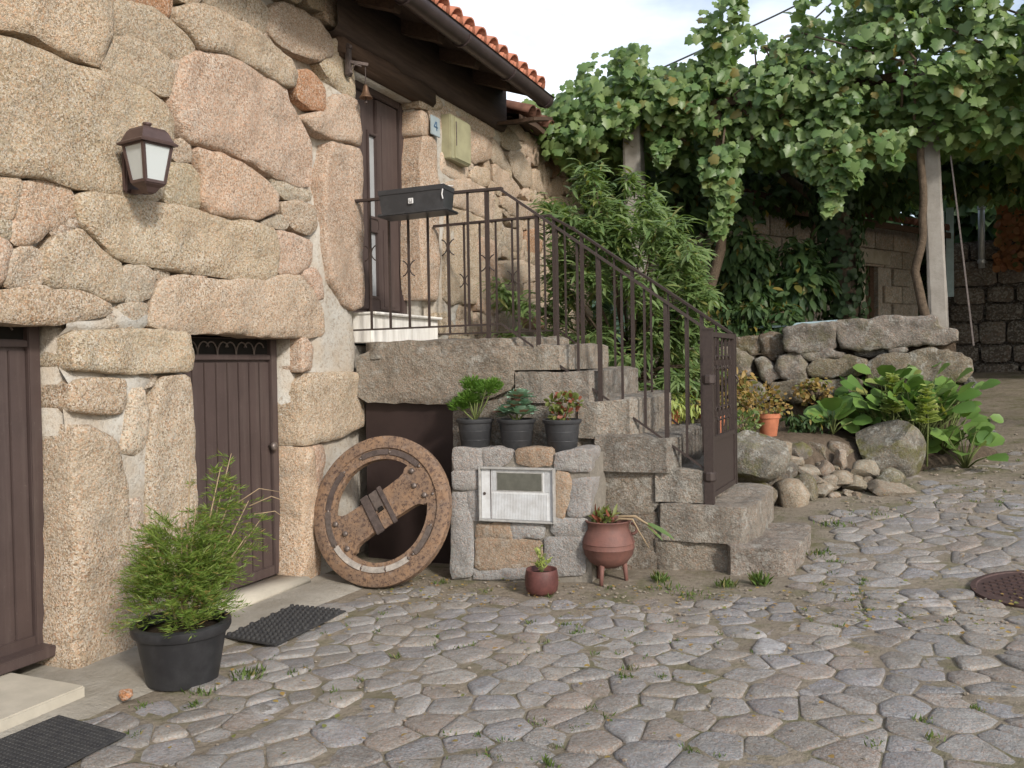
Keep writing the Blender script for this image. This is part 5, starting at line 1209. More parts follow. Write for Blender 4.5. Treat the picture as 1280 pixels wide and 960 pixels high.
leaves(cp, 'small_leaves', T_lance(.16), P, D, unit(len(P)), nrs.uniform(.02, .045, len(P)), M['lime'])

# ------------------------------------------------------------------ mats
def mat_(label, P4, nx, ny, flat, group):
    t = thing('door_mat', label, 'door mat', (*P4[0], 0), group)
    P4 = [Vector(p) for p in P4]
    def at(u, v): return (P4[0]*(1-u)+P4[1]*u)*(1-v)+(P4[3]*(1-u)+P4[2]*u)*v
    b = MB(); V = []
    for z in (.016, .024):
        for u, v in ((0, 0), (1, 0), (1, 1), (0, 1)): q = at(u, v); V.append((q.x, q.y, z))
    b.add(V, [(3, 2, 1, 0), (4, 5, 6, 7), (0, 1, 5, 4), (1, 2, 6, 5), (2, 3, 7, 6), (3, 0, 4, 7)]); b.build('mat_base', M['rubber'], t)
    b = MB()
    for i in range(nx):
        for j in range(ny):
            u = (i+.5+(.5 if j % 2 else 0))/(nx+.5); v = (j+.5)/ny; q = at(u, v); r = .40*(P4[1]-P4[0]).length/nx; hgt = .004 if flat else .014
            e1 = (P4[1]-P4[0]).normalized(); e2 = (P4[3]-P4[0]).normalized(); ry = .40*(P4[3]-P4[0]).length/ny
            V = [(q.x+(e1*r*k*math.cos(a)+e2*ry*k*math.sin(a)).x, q.y+(e1*r*k*math.cos(a)+e2*ry*k*math.sin(a)).y, z) for k, z in ((1, .0225), (.75, .0225+hgt)) for a in [w_*math.pi/3 for w_ in range(6)]]
            b.add(V, [(w_, (w_+1) % 6, 6+(w_+1) % 6, 6+w_) for w_ in range(6)]+[tuple(range(6, 12))])
    b.build('mat_studs', M['rubber'], t, kind='stuff'); return t
mat_('black studded rubber mat in front of the narrow door', [(.345, 3.38), (.675, 3.36), (.665, 3.97), (.32, 3.95)], 10, 13, False, 'rubber door mats')
mat_('flat worn rubber mat below the pale step of the wide door', [(.40, 1.75), (.83, 1.72), (.815, 2.335), (.43, 2.37)], 22, 30, True, 'rubber door mats')
bc = link_mesh('brick_chunk', boulder_mesh((.07, .06, .06), 31, M['facade'], sub=2), None, (1, .62, .42), (.535, 2.60, .035)); tag(bc, 'small orange broken piece of brick on the pavement', 'brick piece')

# ------------------------------------------------------------------ things fixed to the wall
ln = thing('wall_lantern', 'brown wall lantern with frosted panes on the big granite block', 'lantern', (.02, 3.2, 2.2))
# lantern axis stands off the wall; corner faces the street
lc = Vector((.17, 3.14, 2.19)); la = Matrix.Rotation(R(-10), 3, 'Z')
def ring(h, z): return [lc+la @ Vector((x*h, y*h, z)) for x, y in ((1, -1), (1, 1), (-1, 1), (-1, -1))]
def frustum(b, levels, cap=True):
    V = []; F = []
    for h, z in levels: V += ring(h, z)
    for i in range(len(levels)-1):
        for k_ in range(4): j = (k_+1) % 4; F.append((i*4+k_, i*4+j, i*4+4+j, i*4+4+k_))
    if cap: F += [(3, 2, 1, 0), tuple(len(levels)*4-4+k_ for k_ in range(4))]
    return b.add(V, F)
HB, HT, Z0, Z1 = .050, .074, .045, .215
frustum(MB(), [(.096, Z1+.002), (.098, Z1+.010), (.084, Z1+.022), (.066, Z1+.066), (.055, Z1+.080), (.030, Z1+.086)]).build('lantern_roof', M['lamp_metal'], ln)
frustum(MB(), [(.012, Z0-.055), (.022, Z0-.048), (.036, Z0-.026), (.050, Z0-.014), (.057, Z0-.002)]).build('lantern_base', M['lamp_metal'], ln)
b = MB(); b.lathe([(.014, Z1+.08), (.016, Z1+.098), (.022, Z1+.102), (.020, Z1+.110), (0, Z1+.114)], lc, 12); b.build('finial', M['lamp_metal'], ln, True)
lo, hi = ring(HB, Z0), ring(HT, Z1)
for k_ in range(4):
    b = MB(); b.bar(lo[k_], hi[k_], .014); b.build('lantern_bar', M['lamp_metal'], ln)
    j = (k_+1) % 4; b = MB(); b.bar(lo[k_], lo[j], .014); b.bar(hi[k_], hi[j], .012); b.build('lantern_rail', M['lamp_metal'], ln)
    q = [lo[k_], lo[j], hi[j], hi[k_]]; cn_ = sum(q, Vector())/4; nn = (q[1]-q[0]).cross(q[3]-q[0]).normalized(); q = [cn_+(v-cn_)*.97 for v in q]
    b = MB(); b.add([v-nn*.003 for v in q]+[v+nn*.001 for v in q], [(3, 2, 1, 0), (4, 5, 6, 7), (0, 1, 5, 4), (1, 2, 6, 5), (2, 3, 7, 6), (3, 0, 4, 7)]); b.build('lantern_pane', M['frosted'], ln)
b = MB(); b.lathe([(.02, Z0), (.026, Z0+.04), (.022, Z0+.09), (0, Z0+.10)], lc, 12); b.build('bulb', M['label_white'], ln, True)
b = MB(); b.bev((.028, 3.17, 2.30), (.03, .09, .20), .008); b.bar((.03, 3.17, 2.27), lc+Vector((-.05, 0, .10)), .03, .02); b.bar((.03, 3.17, 2.21), lc+Vector((-.02, 0, .0)), .026, .02); b.build('wall_bracket', M['lamp_metal'], ln)
be = thing('door_bell', 'small bronze bell hanging from a bracket above the front door', 'bell', (.05, 5.13, 3.2))
b = MB(); b.lathe([(0, .092), (.010, .09), (.015, .08), (.021, .05), (.032, .021), (.045, .004), (.047, 0), (.040, 0), (.0, .025)], (.12, 5.13, 3.18), 20); b.build('bell_cup', M['bronze'], be, True)
b = MB(); b.tube([(.12, 5.13, 3.275), (.12, 5.13, 3.40)], .004, 5); b.build('hanger', M['iron'], be)
b = MB(); b.tube([(.12, 5.13, 3.20), (.12, 5.13, 3.15)], .004, 5); b.add([Vector((.12, 5.13, 3.15))+v*.012 for v in ico(1)[0]], ico(1)[1]); b.build('clapper', M['iron'], be)
b = MB(); b.bev((.03, 5.06, 3.43), (.03, .05, .22), .006); b.bar((.03, 5.06, 3.42), (.14, 5.135, 3.405), .014, .02); b.tube([(.045, 5.06, 3.36), (.07, 5.08, 3.40), (.10, 5.11, 3.39)], .006, 5)
for z in (3.345, 3.515): b.add([Vector((.042, 5.06, z))+v*.022 for v in ico(1)[0]], ico(1)[1])
b.build('bracket', M['rust_dark'], be)
npl = thing('house_number_plate', 'small grey blue enamel number plate beside the front door', 'number plate', (.03, 6.29, 3.27))
b = MB(); b.bev((.036, 6.285, 3.28), (.012, .15, .155), .003); b.build('plate', M['plate_blue'], npl)
b = MB()
for p, q in (((0, .034), (-.030, -.006)), ((-.033, -.008), (.030, -.008)), ((.012, .036), (.012, -.036))): b.bar((.0432, 6.287+p[0], 3.28+p[1]), (.0432, 6.287+q[0], 3.28+q[1]), .011, .003, (1, 0, 0))
b.build('numeral', M['plate_ink'], npl)
gb = thing('wall_cabinet', 'olive green painted metal cabinet on the wall under the eave', 'wall box', (.0, 6.65, 3.08))
b = MB(); b.bev((.028, 6.66, 3.245), (.10, .37, .37), .008); b.build('cabinet_body', M['green_box'], gb)
b = MB(); b.bev((.082, 6.69, 3.245), (.012, .30, .34), .004); b.build('cabinet_door', M['green_box'], gb)
b = MB(); b.bev((.090, 6.56, 3.28), (.008, .012, .20), .002); b.build('hinge_strip', M['bolt'], gb)

# ------------------------------------------------------------------ loose stones
def stone(px, py, pz_, d, seed, mk, lab, grp, tn='g', rot=0., name='loose_stone', amp=.10, facet=9):
    o = link_mesh(name, boulder_mesh(d, seed, M[mk], name, 3, facet, amp, rot), None, tint(tn), (px, py, pz_)); tag(o, lab, 'boulder' if name == 'boulder' else 'stone', grp); return o
stone(2.448,6.850,0.618,(0.525,0.525,0.525),600,'mossy','big weathered block propped beside the iron gate','boulders edging the planting bed','g',0.3,'boulder')
stone(2.684,6.920,0.292,(0.309,0.278,0.320),601,'loose','round brown stone at the foot of the pile by the steps','loose stones heaped beside the steps','o',0.1,'loose_stone',.10,7)
stone(2.529,6.750,0.326,(0.196,0.196,0.348),602,'mossy','upright dark stone wedged beside the top of the lowest step','loose stones heaped beside the steps','d',0.2,'loose_stone')
stone(2.624,7.100,0.488,(0.238,0.214,0.249),603,'mossy','grey stone above the round brown one','loose stones heaped beside the steps','g',0.5,'loose_stone')
stone(2.594,7.200,0.628,(0.264,0.264,0.184),604,'loose','tan wedge stone on top of the pile beside the big block','loose stones heaped beside the steps','o',0.2,'loose_stone')
stone(2.791,7.080,0.339,(0.213,0.191,0.336),605,'mossy','mossy stone right of the round brown one','loose stones heaped beside the steps','m',0.4,'loose_stone')
stone(2.694,7.300,0.535,(0.162,0.162,0.174),606,'loose','small pale stone high in the pile','loose stones heaped beside the steps','w',0.6,'loose_stone')
stone(2.797,7.320,0.460,(0.231,0.231,0.143),607,'loose','flat pale stone in the middle of the pile','loose stones heaped beside the steps','w',1.0,'loose_stone')
stone(2.909,7.180,0.314,(0.214,0.214,0.149),608,'loose','pale stone lying at the front of the pile','loose stones heaped beside the steps','w',0.3,'loose_stone')
stone(2.842,7.250,0.380,(0.274,0.274,0.137),609,'loose','sandy slab across the pile','loose stones heaped beside the steps','y',0.2,'loose_stone')
stone(2.893,7.450,0.447,(0.196,0.196,0.187),610,'loose','pinkish cube of stone at the back of the pile','loose stones heaped beside the steps','p',0.9,'loose_stone')
stone(3.026,7.550,0.509,(0.176,0.176,0.223),611,'loose','pale upright stone beside the great boulder','loose stones heaped beside the steps','w',0.2,'loose_stone')
stone(3.187,7.500,0.451,(0.289,0.260,0.220),612,'loose','pointed grey stone leaning by the great boulder','loose stones heaped beside the steps','g',0.7,'loose_stone')
stone(3.048,7.400,0.386,(0.265,0.265,0.152),613,'loose','broad olive stone in front of the upright pale one','loose stones heaped beside the steps','o',0.4,'loose_stone')
stone(3.151,7.360,0.358,(0.205,0.205,0.159),614,'loose','chipped brown stone left of the flat one','loose stones heaped beside the steps','o',1.2,'loose_stone')
stone(3.374,7.320,0.331,(0.436,0.349,0.179),615,'loose','wide flat stone at the foot of the great boulder','loose stones heaped beside the steps','o',0.1,'loose_stone')
stone(3.397,7.400,0.404,(0.260,0.208,0.181),616,'mossy','mossy lump resting on the wide flat stone','loose stones heaped beside the steps','m',0.4,'loose_stone')
stone(3.400,7.850,0.549,(0.670,0.536,0.616),671,'mossy','great grey boulder at the edge of the dirt track','boulders edging the planting bed','g',-0.35,'boulder')
stone(2.811,7.700,0.558,(0.509,0.407,0.242),618,'terrace','earthy brown stone at the back of the pile under the plants','boulders edging the planting bed','d',0.1,'boulder')
stone(4.188,8.950,0.616,(0.262,0.262,0.189),619,'mossy','dark stone on the track right of the leafy plant','loose stones heaped beside the steps','s',0.3,'loose_stone')
stone(3.109,7.220,0.309,(0.134,0.134,0.081),620,'loose','little brown stone in the dirt before the flat stone','loose stones heaped beside the steps','o',0.3,'loose_stone')
stone(3.004,7.150,0.289,(0.103,0.103,0.067),621,'loose','little sandy stone in the dirt beside the pale one','loose stones heaped beside the steps','y',0.8,'loose_stone')
stone(3.155,7.200,0.297,(0.089,0.089,0.058),622,'loose','smallest dark stone in the dirt before the pile','loose stones heaped beside the steps','d',0.2,'loose_stone')
stone(3.009,7.750,0.585,(0.290,0.290,0.217),623,'terrace','brown rock behind the pale upright stone','loose stones heaped beside the steps','d',0.6,'loose_stone')
stone(2.718,7.400,0.612,(0.258,0.258,0.188),624,'mossy','lichened rock at the top left of the pile','loose stones heaped beside the steps','o',0.9,'loose_stone')
stone(2.565,6.980,0.368,(0.201,0.201,0.201),625,'mossy','dark rock in the gap left of the round brown one','loose stones heaped beside the steps','d',0.9,'loose_stone')
stone(2.965,7.300,0.375,(0.183,0.183,0.137),626,'loose','greyish split stone in the middle of the pile','loose stones heaped beside the steps','g',0.3,'loose_stone')
stone(3.243,7.420,0.353,(0.160,0.160,0.137),627,'loose','dark wedge just left of the mossy lump','loose stones heaped beside the steps','d',0.5,'loose_stone')
for i in range(20):
    a, q = rnd.random(), rnd.random(); x = 2.60+.75*a; y = 6.98+.55*a+.35*q
    d = rnd.uniform(.035, .085); o = link_mesh('stone_fragment', boulder_mesh((d*1.3, d, d*.8), 900+i, M['loose'], 'stone_fragment', 2, 8, .1), None, tint(rnd.choice('gowd')), (x, y, gz(x, y)+d*.25+.22*q*(1-abs(a-.4))))
    tag(o, 'fist sized stone fragment scattered in the rubble heap beside the steps', 'stone', 'stone fragments in the rubble heap')
# ------------------------------------------------------------------ pergola and vine
perg = thing('vine_pergola', 'tall concrete posts and dark beams holding up the grapevine', 'pergola', (2.4, 9.2, 1.4))
def rough_post(x, y, z0, z1, w0, lean, name='concrete_post'):
    V = []; F = []; n = 14
    for i in range(n+1):
        f = i/n; z = z0+(z1-z0)*f; k = w0*(1-.12*f)/2
        for a, b_ in ((-1, -1), (-.72, -1), (.72, -1), (1, -1), (1, 1), (-1, 1)):
            V.append((x+lean[0]*f+a*k+.006*noise.noise(Vector((a*3, z*4, x))), y+lean[1]*f+b_*k*(.86 if abs(a) > .9 and b_ < 0 else 1)+.006*noise.noise(Vector((b_*3, z*4, y))), z))
    for i in range(n):
        for k_ in range(6): j = (k_+1) % 6; F.append((i*6+k_, i*6+j, i*6+6+j, i*6+6+k_))
    F += [tuple(range(5, -1, -1)), tuple(n*6+k_ for k_ in range(6))]; b = MB(); b.add(V, F); return b.build(name, M['post'], perg)
rough_post(.93, 9.25, 1.35, 4.0, .21, (-.06, 0)); rough_post(3.84, 9.08, 1.35, 4.0, .165, (-.10, 0)); rough_post(.9, 13.6, 1.35, 4.0, .18, (0, 0)); rough_post(6.9, 13.4, .6, 4.0, .18, (0, 0)); rough_post(7.3, 8.6, .2, 4.0, .18, (0, 0))
for p, q in (((-.3, 9.3, 4.0), (3.8, 9.05, 4.0)), ((3.75, 9.05, 4.0), (7.4, 8.6, 4.0)), ((.8, 9.3, 3.96), (.9, 13.7, 3.96)), ((3.76, 9.1, 3.96), (3.9, 15.2, 3.96)), ((7.3, 8.6, 3.96), (6.9, 15, 3.96)), ((-.3, 13.6, 4.0), (7.2, 13.4, 4.0)), ((-.2, 11.4, 4.0), (7.2, 11.1, 4.0))):
    b = MB(); b.bar(p, q, .06, .08); b.build('beam', M['old_wood'], perg)
b = MB(); b.tube([(3.93, 9.0, 3.2), (4.03, 8.93, 2.2), (4.10, 8.86, 1.45)], .008, 5); b.build('stay_wire', M['bolt'], perg)
vine = thing('grape_vine', 'dense green grapevine spreading over the pergola with hanging strands', 'vine', (2.4, 9.2, 1.45))
def poly(xs, zs): return lambda x: float(np.interp(x, xs, zs))
vtop = poly([-.3, -.12, .0, .3, .88, 1.2, 1.5, 1.75, 1.95, 2.12, 2.3, 2.5, 2.72, 3.0, 3.2, 3.6, 4.0, 4.5, 5.2, 6, 7.5], [3.5, 3.75, 4.12, 4.4, 4.62, 4.5, 4.55, 4.78, 4.9, 4.8, 4.58, 4.62, 4.76, 4.70, 4.82, 4.98, 5.0, 5.0, 4.95, 4.8, 4.6])
vbot = poly([-.3, -.1, .15, .4, .65, .85, 1.05, 1.3, 1.6, 2.1, 2.5, 2.85, 3.2, 3.6, 4., 4.5, 5.5, 7.5], [3.45, 3.48, 3.6, 3.58, 3.66, 3.85, 3.66, 3.5, 3.4, 3.42, 3.36, 3.2, 3.25, 3.35, 3.3, 3.3, 3.35, 3.3])
vfy = poly([-.3, .8, 2.5, 3.6, 5, 7.5], [9.1, 8.95, 8.75, 8.45, 8.2, 8.2])
P = []; D = []; Nn = []; S = []
def vleaf(p, out=1., smin=.065, smax=.125):
    P.append(p); a = rnd.gauss(0, .55); D.append((math.sin(a)*.8, -.35*out+rnd.gauss(0, .3), -abs(rnd.gauss(.75, .3)))); Nn.append((rnd.gauss(.25, .55), -1.*out+rnd.gauss(0, .5), .75+rnd.gauss(0, .55))); S.append(rnd.uniform(smin, smax))
for _ in range(13500):      # the lit front of the canopy
    x = rnd.uniform(-.36, 6.6); t, b_ = vtop(x), vbot(x); f = rnd.random(); z = b_+(t-b_)*f
    lump = .16*noise.noise(Vector((x*1.9, z*1.9, 3)))+.10*noise.noise(Vector((x*5, z*5, 1)))
    if rnd.random() < .9*max(0, -noise.noise(Vector((x*2.6, z*2.6, 9)))*2): continue
    edge = .45*(2*f-1)**2
    vleaf((x, vfy(x)+lump+edge+rnd.uniform(0, .55)**1.0, z+rnd.uniform(-.05, .05)))
for _ in range(11500):      # the roof of leaves over the trellis
    x = rnd.uniform(-.2, 7.6); y = rnd.uniform(9.2, 15.5); z = 3.95+.35*noise.noise(Vector((x*.9, y*.9, 2)))+rnd.uniform(-.2, .35)
    vleaf((x, y, z), .25, .12, .2)
for x, y, z0, z1, wd, n_ in ((1.86, 8.85, 2.62, 3.4, .15, 330), (1.95, 8.88, 3.0, 3.5, .16, 160), (2.92, 8.6, 2.72, 3.4, .13, 190), (3.08, 8.55, 2.95, 3.45, .16, 200), (2.75, 8.7, 3.05, 3.4, .13, 110), (.25, 9.0, 3.45, 3.7, .15, 70), (1.25, 9.0, 3.42, 3.65, .12, 70), (.83, 8.85, 3.75, 4.05, .3, 150), (.9, 8.85, 4.2, 4.6, .25, 120), (.15, 8.75, 3.55, 4.15, .38, 330), (.5, 8.8, 3.6, 4.3, .35, 260), (3.45, 8.6, 3.1, 3.4, .15, 90)):
    for _ in range(n_): z = rnd.uniform(z0, z1); k_ = (.35+.65*(z-z0)/(z1-z0)); vleaf((x+rnd.gauss(0, .55)*wd*k_+.03*math.sin(z*9), y+rnd.gauss(0, .5)*wd*.8, z))
for x, z0, z1 in ((1.93, 4.7, 5.06), (2.02, 4.7, 5.0), (2.72, 4.6, 4.9), (3.62, 4.7, 5.1), (.33, 4.3, 4.62), (.9, 4.5, 4.75), (4.2, 4.6, 5.1), (3.1, 4.6, 4.9), (-.12, 3.8, 4.25), (1.72, 4.6, 4.92)):
    for _ in range(30): f = rnd.random(); vleaf((x+rnd.gauss(0, .07)+.15*(f-.5), vfy(x)+.15+rnd.gauss(0, .08), z0+(z1-z0)*f), 1, .07, .12)
P = np.array(P); D = np.array(D); Nn = np.array(Nn); S = np.array(S)
TVN = T_vine(); dist = (P-np.array(CAM)) @ np.array([-.394, .919, 0.]); lat = (P-np.array(CAM)) @ np.array([.919, .394, 0])
front = (P[:, 1] < np.array([vfy(x) for x in P[:, 0]])+.22) & (np.abs(lat) < dist*.60)
score = np.where(front, S/dist, 0); idx = np.argsort(-score)[:300]; isf = np.zeros(len(P), bool); isf[idx] = True
vo = np.array(vine.location)
for i in idx:
    me = cloud_mesh('leaf', TVN, [(0, 0, 0)], [D[i]], [Nn[i]], [S[i]], M['vine'], True); link_mesh('leaf', me, vine, None, Vector(P[i]-vo))
leaves(vine, 'vine_leaves', TVN, P[~isf], D[~isf], Nn[~isf], S[~isf], M['vine'], smooth=True)
def trunk(parent, pts, r0, r1, name='trunk', mat='bark'):
    pts = [Vector(p) for p in pts]; Q = []
    for a, b_ in zip(pts[:-1], pts[1:]):
        for k_ in range(5): q = a.lerp(b_, k_/5); Q.append(q+Vector((noise.noise(q*3), noise.noise(q*3+Vector((9, 0, 0))), 0))*r0*.6)
    Q.append(pts[-1]); n = len(Q); b = MB(); b.tube(Q, [r0+(r1-r0)*i/(n-1)*(1+.0) for i in range(n)], 9); return b.build(name, M[mat], parent, True)
trunk(vine, [(3.77, 8.96, 1.45), (3.68, 8.96, 1.85), (3.64, 8.96, 2.15), (3.70, 8.95, 2.5), (3.69, 8.94, 3.2), (3.66, 8.95, 3.95)], .045, .03)
trunk(vine, [(1.62, 9.25, 1.45), (1.69, 9.2, 2.05), (1.80, 9.2, 2.5), (1.86, 9.15, 3.0), (1.80, 9.1, 3.9)], .06, .045)
trunk(vine, [(1.84, 8.8, 2.65), (1.86, 8.86, 3.2), (1.9, 8.95, 3.7)], .008, .012, 'cane')
for i in range(12):
    x = rnd.uniform(0, 6); y = vfy(x)+.3; trunk(vine, [(x, y, 3.5+rnd.uniform(0, .3)), (x+rnd.uniform(-.6, .6), y-.15, 4.0), (x+rnd.uniform(-.9, .9), y+rnd.uniform(0, .4), 4.5)], .014, .008, 'cane')

# ------------------------------------------------------------------ trees and shrubs
def limbs(parent, base, tips, r, mat='bark', name='limb'):
    for t in tips:
        b_ = Vector(base); t = Vector(t); m = b_.lerp(t, .5)+Vector((rnd.uniform(-.06, .06), rnd.uniform(-.06, .06), .05)); b = MB(); b.tube([b_, m, t], [r, r*.6, r*.25], 6); b.build(name, M[mat], parent, True)
pt = thing('peach_tree', 'leafy young peach tree with long drooping leaves behind the stair railing', 'tree', (1.25, 7.55, .8))
trunk(pt, [(1.25, 7.6, .75), (1.28, 7.58, 1.3)], .05, .04); tips = []
for i in range(120):
    x = rnd.uniform(.40, 1.95); y = rnd.uniform(6.75, 8.25); zt = float(np.interp(x, [.4, .75, 1.05, 1.45, 1.75, 2.15], [2.1, 2.75, 2.95, 2.85, 2.45, 1.95])); z = rnd.uniform(1.05, zt); tips.append((x, y, z))
for x, z in ((.95, 2.98), (1.12, 2.9), (1.38, 2.96), (1.50, 2.78), (.70, 2.72), (1.75, 2.5), (1.9, 2.2)): tips.append((x, 7.3, z))
limbs(pt, (1.27, 7.58, 1.2), tips[::3], .018)
P = []; D = []; S = []
for t in tips:
    t = Vector(t); c0 = Vector((1.25, 7.55, 1.25)); dr = (t-c0).normalized()
    for s_ in range(5):
        d0 = (dr+Vector((rnd.gauss(0, .6), rnd.gauss(0, .6), rnd.gauss(.55, .4)))).normalized(); ln_ = rnd.uniform(.3, .6); q = t-d0*ln_*.6; pts = []
        for k_ in range(26):
            f = k_/25; p = q+d0*ln_*f+Vector((rnd.gauss(0, .012), rnd.gauss(0, .012), -.12*f*f)); a = k_*2.4
            sd_ = Vector((math.cos(a), math.sin(a), 0)); P.append(tuple(p)); D.append(tuple(sd_*.8+d0*.6+Vector((rnd.gauss(0, .2), rnd.gauss(0, .2), rnd.uniform(-.95, .1))))); S.append(rnd.uniform(.075, .155))
P2 = np.array(P); leaves(pt, 'crown', T_lance(.10, .36), P2, D, np.array([0, -.45, 1.])+.4*unit(len(P2)), S, M['peach'], smooth=True)
def bushy(name, lab, cat, c, r, n, leafT, mat, size, stem=True, grp=None, droop=.6, kind='crown', flat=1., base=None, lumps=16, seed=1):
    t = thing(name, lab, cat, base or (c[0], c[1], c[2]-r[2]), grp); rr_ = random.Random(seed); cs = []
    for _ in range(lumps):
        u = Vector((rr_.gauss(0, 1), rr_.gauss(0, 1), rr_.gauss(0, 1))).normalized()*rr_.uniform(.35, .85); cs.append((np.array(c)+np.array([u.x*r[0], u.y*r[1], u.z*r[2]]), rr_.uniform(.28, .5)))
    P = []; D = []; Nv = []
    for cc, k_ in cs:
        m = n//lumps; u = unit(m); rad = nrs.rand(m, 1)**.4; P.append(cc+u*rad*np.array(r)*k_); D.append(u*.6+nrs.normal(size=(m, 3))*.35+np.array([0, 0, -droop])); Nv.append(u*.7+np.array([0, -.2, .8])+nrs.normal(size=(m, 3))*.3)
    P = np.concatenate(P); leaves(t, kind, leafT, P, np.concatenate(D), np.concatenate(Nv), nrs.uniform(size*.7, size*1.25, len(P)), mat)
    if stem:
        b0 = Vector(t.location); trunk(t, [b0-Vector((0, 0, .1)), b0.lerp(Vector(c), .5), Vector(c)], stem if isinstance(stem, float) else .05, .03)
        limbs(t, Vector(c)-Vector((0, 0, r[2]*.4)), [cc for cc, _ in cs[:9]], .025)
    return t
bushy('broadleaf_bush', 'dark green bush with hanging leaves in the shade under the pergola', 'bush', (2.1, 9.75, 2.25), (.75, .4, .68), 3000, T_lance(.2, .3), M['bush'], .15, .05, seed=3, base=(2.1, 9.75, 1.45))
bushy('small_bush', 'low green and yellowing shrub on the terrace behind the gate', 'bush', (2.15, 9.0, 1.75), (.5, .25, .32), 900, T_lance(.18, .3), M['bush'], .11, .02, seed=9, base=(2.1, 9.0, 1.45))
iv = thing('ivy_clad_trunk', 'dark tree trunk wrapped in ivy beside the shed door', 'tree', (2.95, 10.3, 1.4)); trunk(iv, [(3.02, 10.3, 1.4), (2.93, 10.3, 2.2), (2.86, 10.3, 3.0), (2.8, 10.4, 4.0)], .16, .11)
q = 1500; zz = nrs.uniform(1.45, 3.4, q); aa = nrs.uniform(0, 6.28, q); rr2 = nrs.uniform(.14, .30, q); P = np.stack([2.93-.07*(zz-2)+rr2*np.cos(aa), 10.3+rr2*np.sin(aa), zz], 1); Nv = np.stack([np.cos(aa), np.sin(aa), .4+0*aa], 1); leaves(iv, 'ivy', T_oval(.5), P, np.array([0, 0, -1.])+.5*unit(q), Nv, nrs.uniform(.05, .09, q), M['ivy'])
trunk(iv, [(2.86, 10.3, 2.9), (2.4, 10.6, 3.4), (2.0, 10.8, 3.9)], .06, .03, 'limb')
TREES = [((-1.5, 17.5, 4.0), (2.2, 1.8, 2.2)), ((1.2, 18.5, 4.2), (2.4, 1.8, 2.2)), ((4.0, 20, 4.2), (2.3, 1.8, 2.3)), ((7.0, 19.5, 4.6), (2.4, 2.0, 2.6)), ((9.8, 17.5, 4.6), (2.2, 2.2, 2.8)), ((-4.2, 17, 4.2), (2., 1.8, 2.2)), ((8.9, 13.2, 4.4), (1.6, 1.8, 2.4)), ((5.6, 18.3, 4.6), (1.8, 1.5, 1.8))]
TL = ['tree crown closing the view straight behind the long shed', 'dark tree behind the ridge of the shed roof', 'dark tree behind the right end of the shed', 'dark tree rising over the creeper wall by the drainpipe', 'dark tree at the far right beyond the track', 'dark tree behind the cottage roof', 'dark tree overhanging the right side of the track', 'shaded tree between the shed and the creeper wall']
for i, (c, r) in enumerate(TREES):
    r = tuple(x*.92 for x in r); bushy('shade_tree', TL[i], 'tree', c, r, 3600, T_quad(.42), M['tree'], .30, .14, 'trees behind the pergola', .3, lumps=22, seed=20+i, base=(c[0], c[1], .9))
# hanging shade under the trellis
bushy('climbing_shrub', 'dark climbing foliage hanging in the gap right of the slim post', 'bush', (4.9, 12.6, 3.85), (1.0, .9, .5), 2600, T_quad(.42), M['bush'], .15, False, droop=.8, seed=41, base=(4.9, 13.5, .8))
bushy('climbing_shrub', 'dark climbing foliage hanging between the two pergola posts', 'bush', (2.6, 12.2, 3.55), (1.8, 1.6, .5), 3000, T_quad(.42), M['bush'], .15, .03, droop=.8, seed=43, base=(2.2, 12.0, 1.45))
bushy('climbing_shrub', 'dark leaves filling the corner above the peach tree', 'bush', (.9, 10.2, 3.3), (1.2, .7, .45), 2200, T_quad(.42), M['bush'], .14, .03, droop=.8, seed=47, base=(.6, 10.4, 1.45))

# leafy plant in front of the terrace wall
lp = thing('broad_leaved_plant', 'clump of large glossy green leaves, some yellowing, below the terrace wall', 'plant', (3.35, 8.25, .5))
TO = T_oval(.44); rosettes = [((3.62, 8.3, .46), 24, .46), ((3.36, 8.35, .52), 22, .46), ((3.82, 8.4, .48), 20, .40), ((3.12, 8.35, .56), 14, .24), ((2.95, 8.0, .55), 9, .15), ((3.48, 8.5, .62), 20, .56), ((3.70, 8.5, .64), 18, .54), ((3.98, 8.2, .46), 12, .24)]
pb = MB()
for (x, y, z), n_, ln_ in rosettes:
    z = bedz(x, y)+.02
    for k_ in range(int(n_*1.6)):
        a = k_*2.399+rnd.uniform(-.2, .2); f = k_/(n_*1.6); el = 1.45-.8*f+rnd.uniform(-.3, .25); hd = Vector((math.cos(a)*math.cos(el), math.sin(a)*math.cos(el), math.sin(el))); r_ = ln_*(.85+.85*rnd.random())
        p = Vector((x, y, z))+hd*r_*.75+Vector((0, 0, .02)); pb.tube([(x, y, z), tuple(Vector((x, y, z)).lerp(p, .5)+Vector((0, 0, .02))), tuple(p)], [.008, .007, .005], 4)
        d_ = Vector((math.cos(a), math.sin(a), 1.25*math.sin(el)-.5+rnd.gauss(0, .35))); nn_ = Vector((-math.cos(a)*.5+rnd.gauss(0, .4), -math.sin(a)*.5-.75+rnd.gauss(0, .3), .8)); me = cloud_mesh('leaf', TO, [(0, 0, 0)], [d_], [nn_], [rnd.uniform(.12, .215)], M['bergenia'], True); link_mesh('leaf', me, lp, None, p-lp.location)
pb.build('leaf_stalks', M['stem'], lp, True, kind='stuff')
